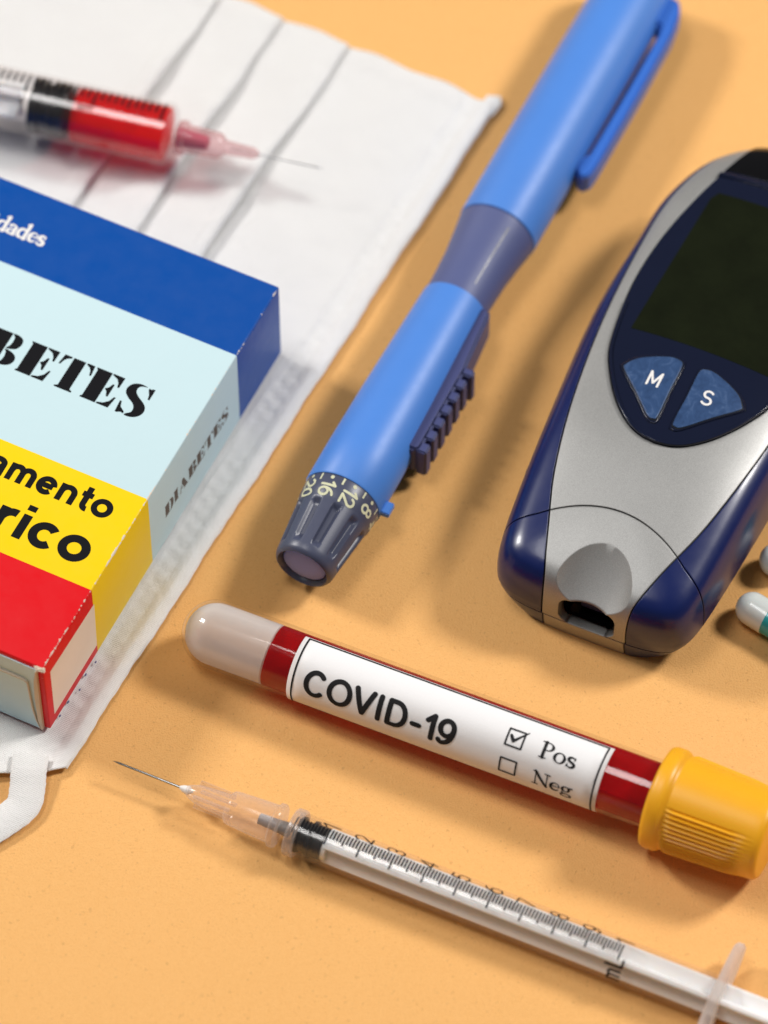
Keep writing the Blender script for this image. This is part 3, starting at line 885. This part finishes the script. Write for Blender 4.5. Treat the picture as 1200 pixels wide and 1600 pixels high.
# oblong flange lying level
bm = bmesh.new()
bmesh.ops.create_cone(bm, cap_ends=True, segments=48, radius1=1, radius2=1, depth=1, matrix=Matrix.Translation((6.80, 0, zc)) @ Matrix.Diagonal((.15, .98, .36, 1)) @ Matrix.Rotation(R(90), 4, 'Y'))
bmesh.ops.bevel(bm, geom=[e for e in bm.edges if len(e.link_faces) == 2 and e.calc_face_angle() > 1], offset=.03, segments=2, affect='EDGES')
obj_bm('finger_flange', bm, M['flange'], CS)
V, F = lathe([(-.18, .12), (-.18, .33), (-.20, .345), (-.26, .345), (-.29, .30), (-.60, .285), (-.95, .265), (-1.0, .25), (-1.04, .19), (-1.52, .15), (-1.64, .11), (-1.72, .07)][::-1], 48, cap=False)
obj('needle_hub', up(V), F, M['hub'], CS)
V, F = lathe([(-.22, .10), (-.52, .085), (-.53, 0)][::-1], 24)
obj('luer_tip', up(V), F, plastic('grey_luer_tip', (0.24, 0.22, 0.22), 0.3), CS)
V, F = lathe([(-.20, .10), (-.02, .12)], 24)
obj('nozzle_core', up(V), F, plastic('grey_nozzle_core', (0.25, 0.23, 0.22), 0.25, var=.3), CS)
for k in range(4):        # fins of the hub
    a = R(45 + 90 * k)
    bm = bmesh.new()
    bmesh.ops.create_cube(bm, size=1, matrix=Matrix.Translation((-1.25, 0, zc)) @ Matrix.Rotation(a, 4, 'X') @ Matrix.Translation((0, 0, .175)) @ Matrix.Diagonal((.58, .035, .09, 1)))
    obj_bm('hub_fin', bm, M['hub'], CS)
V, F = lathe([(-1.84, 0), (-1.83, .025), (-1.77, .055), (-1.68, .07), (-1.60, 0)], 24)
obj('glue_bead', up(V), F, M['white_ink'], CS)
V, F = lathe([(-2.94, 0), (-2.94, .003), (-2.84, .019), (-1.70, .019), (-1.70, 0)], 14)
o = obj('needle', up(V), F, M['steel'], CS)
ticks(CS, rb + .002, zc, .086, .0520, 100, R(49), .027, M['ink'], (.27, .20, .155))
for i, s in enumerate(['1', '2', '3', '4', '5', '6', '7', '8', '9', '1']):
    po, w_ = mono_text(s, .11)
    write('numeral', po, cyl_map(CS, rb + .002, zc, .60 + .52 * i + .13, R(51), .24, .27, True), M['ink'], CS)
letters('letter', 'mono', 'mL', cyl_map(CS, rb + .002, zc, 5.38, R(-56), .24, .25, True), M['ink'], CS, .15, .05, MONO)

# ------------------------------------------------------------------ blood sample tube
TB = empty('sample_tube', (-2.53, -2.592, 0.0), (0.91114, -0.41066, 0.03436))
tag(TB, 'blood sample tube with yellow cap and printed white label', 'sample tube')
TZ, TR = 0.535, 0.535
def tz(V): return [(x, y, z + TZ) for x, y, z in V]
def dome(r, n=10, x0=0.0):
    return [(x0 - r * math.cos(R(90 * i / n)), r * math.sin(R(90 * i / n))) for i in range(n + 1)]
prof = dome(TR) + [(7.9, TR)] + [(7.9, TR - .05)] + [(x, r) for x, r in reversed(dome(TR - .05))]
V, F = lathe(prof, 72)
obj('tube_wall', tz(V), F, M['tube'], TB)
ri = TR - .056
V, F = lathe(dome(ri) + [(.93, ri)] + [(.97, ri * .8), (.99, 0)], 64)
def skew(V, k=.05): return [(x + (k * z / ri * .5 if x > .5 else 0), y, z) for x, y, z in V]
obj('gel_plug', tz(skew(V)), F, M['gel'], TB)
# liquid, cut level with the horizon: an air gap stays under the upper wall towards the cap
V, F = lathe([(1.02, 0), (1.0, ri * .8), (.96, ri)] + [(.96 + .3 * i, ri) for i in range(1, 24)] + [(7.88, 0)], 64)
V = tz(skew(V))
bm = bmesh.new()
vs = [bm.verts.new(v) for v in V]
for f in F: bm.faces.new([vs[i] for i in f])
Tm = TB.matrix_world
upl = (Tm.to_3x3().inverted() @ Vector((0, 0, 1))).normalized()
p0 = Tm.inverted() @ Vector((0, -3.7, 1.04))
r_ = bmesh.ops.bisect_plane(bm, geom=bm.verts[:] + bm.edges[:] + bm.faces[:], plane_co=p0, plane_no=upl, clear_outer=True)
bmesh.ops.holes_fill(bm, edges=[e for e in bm.edges if e.is_boundary])
obj_bm('blood', bm, M['blood'], TB)
# label
A0, A1 = R(56), R(-92)
X0, X1 = 1.42, 6.46
fm = cyl_map(TB, TR + .004, TZ, 0, 0, 1, 1)
V, F = [], []
na, nx = 28, 20
for i in range(nx + 1):
    for j in range(na + 1):
        a = A0 + (A1 - A0) * j / na
        V.append(fm(X0 + (X1 - X0) * i / nx, a * (TR + .004), 0))
for i in range(nx):
    for j in range(na):
        F.append((i * (na + 1) + j, i * (na + 1) + j + 1, (i + 1) * (na + 1) + j + 1, (i + 1) * (na + 1) + j))
o = obj('label', V, F, M['label'], TB)
md = o.modifiers.new('t', 'SOLIDIFY'); md.thickness = .006; md.offset = -1
LB = o
LR = TR + .010
def lab(x0, adeg, sx, sy):
    return cyl_map(TB, LR, TZ, x0, R(adeg), sx, sy)
def rect_poly(x0, x1, a0, a1, w):
    """frame of four bars in (cm, degrees)"""
    P = []
    y0, y1 = R(a0) * LR, R(a1) * LR
    for (xa, ya, xb, yb) in ((x0, y0, x1, y0), (x1, y0, x1, y1), (x1, y1, x0, y1), (x0, y1, x0, y0)):
        P += [(p, 0) for p in ribbon(line(xa, ya, xb, yb, 16), w, True)]
    return P
write('printed_border', rect_poly(1.50, 6.385, 52.5, -82, .028), lab(0, 0, 1, 1), M['ink_soft'], LB)
hgt = LR * R(41)
wt = advance('mono', 'COVID-19', track=.075, glyph=MONO)
letters('letter', 'mono', 'COVID-19', lab(1.71, -39, 2.42 / (wt - .17), hgt * .95), M['ink_soft'], LB, .20, .075, MONO)
write('tick_box', rect_poly(4.91, 5.165, 23.5, -3.2, .026), lab(0, 0, 1, 1), M['ink_soft'], LB)
write('tick_box', rect_poly(4.91, 5.165, -25.5, -52.5, .026), lab(0, 0, 1, 1), M['ink_soft'], LB)
chk = [(p, 1) for p in ribbon(line(4.965, .125, 5.02, .055, 3), [.045, .055])] + [(p, 2) for p in ribbon(line(5.02, .05, 5.205, .245, 6), [.045, .016])]
write('tick_mark', chk, lab(0, 0, 1, 1), M['ink_soft'], LB)
letters('letter', 'serif', 'Pos', lab(5.45, -3.4, .325, LR * R(26)), M['ink_soft'], LB, 1.25, .02)
letters('letter', 'serif', 'Neg', lab(5.45, -53, .315, LR * R(26)), M['ink_soft'], LB, 1.25)
# cap: smooth rim, ribbed skirt, shallow tapered end
CAPX = 7.22
def capr(x, r, a):
    if CAPX + .34 < x < CAPX + 1.62:
        fade = min(1, (x - CAPX - .34) / .06, (CAPX + 1.62 - x) / .30)
        on = 1.0 if (math.degrees(a) - 128) % 180 < 92 else 0.0
        return r + fade * on * .028 * math.cos(a * 60)
    return r
pr = [(CAPX + .03, .50), (CAPX, .52), (CAPX, .70), (CAPX + .02, .765), (CAPX + .08, .79), (CAPX + .22, .79), (CAPX + .28, .765), (CAPX + .30, .735)]
pr += [(CAPX + .34 + .06 * i, .735 - .0022 * i) for i in range(22)]
pr += [(CAPX + 1.70, .685), (CAPX + 1.77, .675), (CAPX + 1.81, .64), (CAPX + 1.82, .58), (CAPX + 1.82, 0)]
V, F = lathe(pr, 384, rfun=capr, cap=False)
# tilt the rotation so that a smooth quarter faces up, ribs face the viewer
def rotx(V, a):
    c, s = math.cos(a), math.sin(a)
    return [(x, y * c - z * s, y * s + z * c) for x, y, z in V]
obj('cap', tz(V), F, M['cap'], TB, angle=60)

# ------------------------------------------------------------------ lancing pen
PEN = empty('lancing_pen', (-1.245, -1.462, 0.0), (0.4302, 0.9027, 0.0))
tag(PEN, 'blue lancing pen with clip, dark side slider and numbered grey dial', 'lancing pen')
PZ = 0.665
camp = PEN.matrix_world.to_3x3().inverted() @ camdir
ga = math.atan2(camp.z, camp.y)
def pz(V): return [(x, y, z + PZ) for x, y, z in V]
def flute(x, r, a):
    if .16 < x < .96:
        k = min(1, (x - .16) / .12, (.96 - x) / .07)
        c = math.cos((a - ga + R(1)) * 10)
        return r - .075 * k * min(1, max(0, c - .12) * 1.9)
    return r
pr = [(.10, 0), (.10, .365), (.02, .385), (-.02, .42), (0.0, .455), (.06, .485), (.14, .495)]
pr += [(.16 + .84 * i / 26, .497 + .085 * i / 26) for i in range(27)] + [(1.05, .59), (1.10, .605), (1.36, .622), (1.40, .615), (1.40, .5)]
V, F = lathe(pr, 216, rfun=flute, cap=False)
KN = obj('dial_knob', pz(V), F, M['knob'], PEN, angle=55)
V, F = lathe([(.04, 0), (.035, .2), (.042, .33), (.06, .358), (.12, .36)], 48, cap=False)
obj('end_button', pz(V), F, M['lilac'], PEN)
V, F = lathe([(1.405, .55), (1.405, .625), (1.43, .642), (2.2, .640), (3.4, .618), (4.6, .578), (5.42, .552), (5.50, .545), (5.52, .50)], 96, cap=False)
obj('body_sleeve', pz(V), F, M['skyblue'], PEN)
V, F = lathe([(5.40, .48), (5.45, .528), (5.8, .532), (6.3, .555), (6.8, .612), (7.05, .648), (7.10, .652), (7.14, .60)], 96, cap=False)
obj('grip_collar', pz(V), F, M['slate'], PEN)
V, F = lathe([(7.12, .60), (7.125, .660), (7.16, .668), (9, .668), (11, .66), (12.6, .64), (12.85, .60), (12.95, .52), (13.0, .3), (13.0, 0)], 96)
obj('pen_cap', pz(V), F, M['skyblue'], PEN)
# fine mould line on the grip
camp = PEN.matrix_world.to_3x3().inverted() @ camdir
ga = math.atan2(camp.z, camp.y)
V, F = [], []
for i in range(9):
    x = 5.72 + 1.18 * i / 8
    r = float(np.interp(x, [5.45, 5.8, 6.3, 6.8, 7.05], [.528, .532, .555, .612, .648])) + .003
    for da in (-.026, .026):
        a = ga + .22 + da
        V.append((x, r * math.cos(a), r * math.sin(a) + PZ))
F = [(2 * i, 2 * i + 1, 2 * i + 3, 2 * i + 2) for i in range(8)]
obj('mould_line', V, F, M['knob'], PEN)
# clip: right-hand side (local -Y)
def prism_z(outline, z0, z1):
    """outline in X-Y, extruded in Z"""
    n = len(outline)
    V = [(x, y, z0) for x, y in outline] + [(x, y, z1) for x, y in outline]
    tri = tessellate_polygon([[Vector((x, y, 0)) for x, y in outline]])
    F = [tuple(t_) for t_ in tri] + [tuple(n + i for i in reversed(t_)) for t_ in tri]
    F += [(i, (i + 1) % n, n + (i + 1) % n, n + i) for i in range(n)]
    return V, F
def prism_obj(name, outline, z0, z1, mat, parent, bev=0.0):
    V, F = prism_z(outline, z0, z1)
    bm = bmesh.new()
    vs = [bm.verts.new(v) for v in V]
    for f in F: bm.faces.new([vs[i] for i in f])
    bmesh.ops.recalc_face_normals(bm, faces=bm.faces)
    if bev:
        bmesh.ops.dissolve_limit(bm, angle_limit=.01, verts=bm.verts[:], edges=bm.edges[:])
        sharp = [e for e in bm.edges if len(e.link_faces) == 2 and e.calc_face_angle() > .5]
        bmesh.ops.bevel(bm, geom=sharp, offset=bev, segments=2, affect='EDGES', clamp_overlap=True)
    return obj_bm(name, bm, mat, parent)
cl = [(12.7, -.55), (12.7, -.78), (12.45, -.90), (12.0, -.955), (10.5, -.975), (9.0, -.965), (8.75, -.95), (8.62, -.90), (8.58, -.82), (8.64, -.72), (8.78, -.67), (8.95, -.69), (9.1, -.745), (10.5, -.765), (11.85, -.76), (12.05, -.72), (12.1, -.55)]
prism_obj('pocket_clip', cl, PZ - .24, PZ + .20, plastic('shaded_blue_clip', (0.035, 0.145, 0.56), 0.4, var=0.04), PEN, .04)  # clip's shadow is put into its colour, deeper than the pen's blue
# slider with ribs
sl = [(2.55, -.50), (2.55, -.70), (2.62, -.76), (4.30, -.76), (4.42, -.74), (5.40, -.66), (5.50, -.62), (5.50, -.45)]
SLD = prism_obj('slider', sl, PZ - .36, PZ + .26, M['slatedark'], PEN, .05)
for i in range(7):
    x0 = 2.57 + i * .27
    w = .195 if i < 6 else .15
    prism_obj('rib', [(x0, -.70), (x0, -.875 - (.03 if i == 6 else 0)), (x0 + w, -.875 - (.03 if i == 6 else 0)), (x0 + w, -.70)], PZ - .40 - (.04 if i == 6 else 0), PZ + .235, M['slatedark'], SLD, .025)
prism_obj('marker_tab', [(1.43, -.58), (1.43, -.77), (1.66, -.77), (1.66, -.58)], PZ - .10, PZ + .02, M['skyblue'], PEN, .015)
# numbers round the dial: read towards the end, tops point clockwise
def dial_map(angc, x0, sx, sy):
    def f(x, y, k):
        xx = x0 - x * sx
        r = float(np.interp(xx, [1.0, 1.10, 1.36], [.582, .605, .622])) + .002 + .0005 * k
        a = angc + y * sy / r
        return (xx, r * math.cos(a), r * math.sin(a) + PZ)
    return f
for i, s in enumerate(['24', '20', '16', '12', '8', '4']):
    a = ga + R(-100) + R(36) * i
    po, wt = mono_text(s, .17, .02)
    write('numeral', po, dial_map(a - R(11), 1.27 if len(s) > 1 else 1.24, .245, .23), M['dialink'], KN)
    dot = [(arc(0, 0, .032, .032, 0, 330, 11), 0)]
    write('dial_dot', dot, dial_map(a, 1.34, 1, 1), M['dialink'], KN)
    bar = [(p, 0) for p in ribbon(line(0, 0, .115, 0, 2), .032, False)]
    write('dial_bar', bar, dial_map(a + R(18), 1.385, 1, 1), M['dialink'], KN)

# ------------------------------------------------------------------ glucose meter
GM = empty('glucose_meter', (3.062, -2.354, 0.0), (0.4104, 0.9119, 0.0))
tag(GM, 'silver and navy blood glucose meter with dark screen and two buttons', 'glucose meter')
# local X = s (towards the top end), local -Y = t (to the right)
half = [(-.08, 0), (-.075, .6), (-.05, 1.02), (.03, 1.34), (.22, 1.55), (.62, 1.67), (1.5, 1.77), (3, 1.89), (4.5, 1.99), (5.5, 1.99), (6.5, 1.92), (7.3, 1.86), (8.0, 1.66), (8.5, 1.38), (8.9, .95), (9.1, .45), (9.14, 0)]
full = [(s, t_) for s, t_ in half] + [(s, -t_) for s, t_ in reversed(half[1:-1])]
OUT = catmull(full, 10, True)
RINGS = [(.22, 0.0), (.20, .03), (.10, .22), (.03, .42), (0, .58), (0, .80), (.008, 1.02), (.025, 1.22), (.055, 1.40), (.095, 1.53), (.14, 1.61), (.20, 1.675), (.30, 1.735), (.42, 1.785), (.58, 1.83), (.78, 1.862), (1.0, 1.88)]
RINGS = [(max(0.0, float(a)), float(b)) for a, b in catmull(RINGS, 3)]
def zfac(s):
    q = min(max((s + .3) / 3.2, 0), 1)
    return .86 + .14 * q * q * (3 - 2 * q)
def body_mesh(dl=0.0, dz=0.0):
    V, F = [], []
    n = len(OUT)
    for lam, z in RINGS[:-1]:
        for s, t_ in OUT:
            sp = min(max(s, 1.5), 7.2)
            fr = min(max(s / 2.4, 0), 1)
            k = min((lam * (.25 + .75 * fr) if z < .5 else lam) + dl, .97)
            kt = min((lam * (1.15 - .15 * fr) if z < .5 else lam) + dl, .97)
            ss, tt = s + (sp - s) * k, t_ * (1 - kt)
            zz = z
            if z > .6:
                zz = .6 + (z - .6) * zfac(ss) * (zfac(ss))
            V.append((ss, -tt, zz + dz))
    m = len(RINGS) - 1
    for k in range(m - 1):
        for i in range(n):
            j = (i + 1) % n
            F.append((k * n + i, (k + 1) * n + i, (k + 1) * n + j, k * n + j))
    F.append(tuple(range(n)))
    # spine strip on top: join mirrored points across
    top = (m - 1) * n
    h = n // 2
    for i in range(h):
        a, b = top + i, top + i + 1
        c, d = top + (n - i - 1) % n, top + (n - i) % n
        quad = [a, b, c, d]
        q = []
        for v in quad:
            if v not in q: q.append(v)
        if len(q) >= 3: F.append(tuple(q))
    return V, F
def tmp(V, F, name='tmp'):
    bm = bmesh.new()
    vs = [bm.verts.new(v) for v in V]
    bm.verts.ensure_lookup_table()
    for f in F:
        try: bm.faces.new([vs[i] for i in f])
        except ValueError: pass
    bmesh.ops.recalc_face_normals(bm, faces=bm.faces)
    me = bpy.data.meshes.new(name)
    bm.to_mesh(me); bm.free()
    o = bpy.data.objects.new(name, me)
    COL.objects.link(o)
    return o
def wrap(me, name='tmp'):
    o = bpy.data.objects.new(name, me); COL.objects.link(o); return o
def st_prism(outline, z0, z1):
    return tmp(*prism_z([(s, -t_) for s, t_ in outline], z0, z1))
TMP = []
def chain(a, *ops):
    """ops: ('I'|'D', cutter)"""
    cur = a
    for k, cutter in ops:
        me = boolean(cur, cutter, 'INTERSECT' if k == 'I' else 'DIFFERENCE')
        cur = wrap(me)
        TMP.append(cur)
    return cur.data
def part(name, me, mat, parent, angle=32):
    me = me.copy()
    me.materials.clear(); me.materials.append(mat)
    me.polygons.foreach_set('use_smooth', [True] * len(me.polygons))
    me.set_sharp_from_angle(angle=R(angle))
    o = bpy.data.objects.new(name, me); COL.objects.link(o); o.parent = parent
    return o
def mirror(h):
    return list(h) + [(s, -t_) for s, t_ in reversed(h) if abs(t_) > 1e-6]
def grow(h, d):  # the tip on the axis stays on the axis
    """push a smooth half outline outwards by d"""
    P = np.array(h, float); T = np.gradient(P, axis=0); T /= np.linalg.norm(T, axis=1, keepdims=True)
    N = np.stack([-T[:, 1], T[:, 0]], 1)
    Q = P + N * d
    if abs(P[0][1]) < 1e-6: Q[0][1] = 0.0
    return [tuple(p) for p in Q]
body = tmp(*body_mesh())
SEAMZ = .43
hi = st_prism([(-3, -4), (12, -4), (12, 4), (-3, 4)], SEAMZ + .012, 6)
lo = st_prism([(-3, -4), (12, -4), (12, 4), (-3, 4)], -1, SEAMZ - .012)
sh_ = [tuple(p) for p in catmull([(-1.2, .655), (-.3, .66), (-.02, .69), (.3, .80), (.8, .965), (1.7, 1.25), (3, 1.50), (4.5, 1.66), (6, 1.70), (7, 1.66), (7.8, 1.48), (8.5, 1.18), (9.6, .7)], 5)]
silv = st_prism(mirror(sh_), -1, 6)
silvb = st_prism(mirror(grow(sh_, .022)), -1, 6)
def seam(off):
    return [(1.34 - .30 * t_ * t_ + off, t_) for t_ in np.linspace(-1.2, 1.2, 25)]
def seam_ext(off):
    e = 1.34 - .30 * 1.44 + off
    return [(e - .75, -2.6)] + [(e - .30, -1.75)] + seam(off) + [(e - .30, 1.75)] + [(e - .75, 2.6)]
frontp = st_prism([(-3, -2.6)] + seam_ext(-.012) + [(-3, 2.6)], -1, 6)
backp = st_prism(list(reversed(seam_ext(.012))) + [(12, -2.6), (12, 2.6)], -1, 6)
leftp = st_prism([(-3, -5), (12, -5), (12, 0), (-3, 0)], -1, 6)
rightp = st_prism([(-3, 0), (12, 0), (12, 5), (-3, 5)], -1, 6)
lens_h = [tuple(p) for p in catmull([(2.60, 0), (2.64, .25), (2.78, .52), (3.1, .84), (3.6, 1.16), (4.17, 1.38), (5.31, 1.50), (6.3, 1.44), (7.22, 1.24), (8.13, .97), (8.7, .78), (9.6, .5)], 5)]
lensp = st_prism(mirror(lens_h), 1.0, 6)
lens_in = st_prism(mirror(grow(lens_h, -.02)), 1.0, 6)
# slot: rounded mouth through the front wall
bm = box_bm((1.1, .92, .58), (.05, -.04, .73), .17, 5)
slot_me = bpy.data.meshes.new('slot'); bm.to_mesh(slot_me); bm.free(); slot = wrap(slot_me)
# thumb scoop
bm = bmesh.new()
bmesh.ops.create_uvsphere(bm, u_segments=48, v_segments=32, radius=1, matrix=Matrix.Translation((-.15, -.05, 1.50)) @ Matrix.Rotation(R(-33), 4, 'Y') @ Matrix.Diagonal((1.82, .72, .50, 1)))
thumb_me = bpy.data.meshes.new('thumb'); bm.to_mesh(thumb_me); bm.free(); thumb = wrap(thumb_me)
upper = wrap(boolean(body, hi, 'INTERSECT'))
lower = wrap(boolean(body, lo, 'INTERSECT'))
part('front_cap', chain(upper, ('I', silv), ('I', frontp), ('D', slot), ('D', thumb)), M['silver'], GM, 28)
FP = part('face_plate', chain(upper, ('I', silv), ('I', backp), ('D', lensp)), M['silver'], GM)
blue = wrap(boolean(upper, silvb, 'DIFFERENCE'))
for side in (leftp, rightp):
    part('side_shell', chain(blue, ('I', backp), ('I', side)), M['navy'], GM)
    part('front_corner', chain(blue, ('I', frontp), ('I', side)), M['navy'], GM)
chin = st_prism([(-2, -.66), (1.0, -.66), (1.0, .66), (-2, .66)], -2, 6)
chinb = st_prism([(-2, -.68), (1.02, -.68), (1.02, .68), (-2, .68)], -2, 6)
part('lower_shell', chain(lower, ('D', chinb)), M['navy'], GM)
part('front_chin', chain(lower, ('I', chin), ('D', slot)), M['silver'], GM)
core = tmp(*body_mesh(.035, -.03))
bm = box_bm((1.3, 1.03, .72), (.1, -.03, .77), .1, 3)
s2 = bpy.data.meshes.new('slot2'); bm.to_mesh(s2); bm.free(); slot2 = wrap(s2)
bm = bmesh.new()
bmesh.ops.create_uvsphere(bm, u_segments=32, v_segments=20, radius=1, matrix=Matrix.Translation((-.15, -.05, 1.48)) @ Matrix.Rotation(R(-33), 4, 'Y') @ Matrix.Diagonal((1.87, .78, .56, 1)))
t2 = bpy.data.meshes.new('thumb2'); bm.to_mesh(t2); bm.free(); thumb2 = wrap(t2)
part('inner_frame', chain(core, ('D', slot2), ('D', thumb2)), M['dark'], GM)
bm = box_bm((.60, .915, .575), (.30, -.04, .73), .165, 5)
bmesh.ops.delete(bm, geom=[f for f in bm.faces if f.calc_center_median().x < .05], context='FACES')
bmesh.ops.reverse_faces(bm, faces=bm.faces)
obj_bm('strip_slot', bm, M['black_gloss'], GM)
bm = box_bm((.30, .56, .20), (.40, -.10, .60), .03, 2)
obj_bm('slot_ledge', bm, M['slatedark'], GM)
# window lens, display, buttons: all follow the crowned top
lens_body = tmp(*body_mesh(0, .035))
LE = part('window_lens', chain(lens_body, ('I', lens_in)), M['lens'], GM)
scr_body = tmp(*body_mesh(0, .039))
scr = st_prism([(4.50, -1.17), (4.50, 1.17), (7.35, .98), (7.50, .90), (7.50, -.90), (7.35, -.98)], 1.2, 6)
part('display', chain(scr_body, ('I', scr)), M['screen'], LE)
rim_o = st_prism(mirror(grow(lens_h, -.012)), 1.0, 6)
rim_i = st_prism(mirror(grow(lens_h, -.065)), 1.0, 6)
part('lens_rim', chain(tmp(*body_mesh(0, .058)), ('I', rim_o), ('D', rim_i), ('I', st_prism([(0, -3), (5.0, -3), (5.0, 3), (0, 3)], .5, 6))), M['lens'], LE)
# ridge across the top end and the dark infrared window behind it
rg = st_prism([(7.86, -1.06), (7.86, 1.06), (7.94, 1.04), (7.94, -1.04)], 1.0, 6)
part('lens_ridge', chain(tmp(*body_mesh(0, .06)), ('I', rg)), M['lens'], LE)
irw = st_prism([(8.0, -1.0), (8.0, 1.0), (9.4, .55), (9.4, -.55)], .9, 6)
part('end_window', chain(tmp(*body_mesh(-.004, .040)), ('I', irw)), M['black_gloss'], LE)
def button(pts, letter):
    P = catmull(pts, 5, True)
    c = P.mean(0)
    rim = [tuple(c + (p - c) * 1.10) for p in P]
    B = part('button_rim', chain(tmp(*body_mesh(0, .050)), ('I', st_prism(rim, 1.2, 6))), M['lens'], LE)
    gap = [tuple(c + (p - c) * 1.035) for p in P]
    part('button_gap', chain(tmp(*body_mesh(0, .053)), ('I', st_prism(gap, 1.2, 6))), M['dark'], LE)
    K = part('button', chain(tmp(*body_mesh(0, .068)), ('I', st_prism([tuple(p) for p in P], 1.2, 6))), M['button'], LE)
    return K
mb = [(3.80, -.96), (3.98, -.80), (4.15, -.42), (4.16, -.22), (4.06, -.14), (3.6, -.14), (3.06, -.13), (2.98, -.18), (3.02, -.30), (3.36, -.62), (3.70, -.95)]
button(mb, 'M')
button([(s, -t_) for s, t_ in reversed(mb)], 'S')
def topz(s, t_):
    hit, loc, nor, idx = HITB.ray_cast(Vector((s, -t_, 8)), Vector((0, 0, -1)))
    return loc.z if hit else 1.9
HITB = body
def meter_letter(ch, s0, t0, h):
    po, w_ = mono_text(ch, .15)
    bx = [x for p, k in po for x, y in p]
    cx = (min(bx) + max(bx)) / 2
    def f(x, y, k):
        s, t_ = s0 + (y - .5) * h, t0 + (x - cx) * h
        return (s, -t_, topz(s, t_) + .070 + .0006 * k)
    return write('letter', po, f, M['white_ink'], LE)
meter_letter('M', 3.68, -.44, .25)
meter_letter('S', 3.68, .44, .25)
bm = bmesh.new()
bmesh.ops.create_uvsphere(bm, u_segments=24, v_segments=14, radius=1, matrix=Matrix.Translation((2.0, 1.70, .85)) @ Matrix.Diagonal((.25, .13, .22, 1)))
obj_bm('side_button', bm, M['navy'], GM)
for o in [o for o in COL.objects if o.name.startswith('tmp')]:
    bpy.data.objects.remove(o)

# ------------------------------------------------------------------ capsules
def capsule(loc, axis, label):
    E_ = empty('capsule', loc, axis)
    tag(E_, label, 'capsule', 'white and teal capsules beside the meter')
    r, L = .265, 1.55
    V, F = lathe([(r - r * math.cos(R(9 * i)), r * math.sin(R(9 * i))) for i in range(11)] + [(.56, r), (.56, r - .02)], 40, cap=False)
    obj('white_half', [(x, y, z + r) for x, y, z in V], F, M['pillwhite'], E_)
    r2 = r - .012
    V, F = lathe([(.50, r2), (L - r2, r2)] + [(L - r2 + r2 * math.sin(R(9 * i)), r2 * math.cos(R(9 * i))) for i in range(1, 11)], 40, cap=False)
    obj('teal_half', [(x, y, z + r) for x, y, z in V], F, M['pillteal'], E_)
    return E_
capsule((5.44, -1.80, 0), (.80, -.60, 0), 'white and teal capsule lying nearer the sample tube cap')
capsule((5.80, -1.13, 0), (.97, .24, 0), 'white capsule end peeking in above the other capsule')
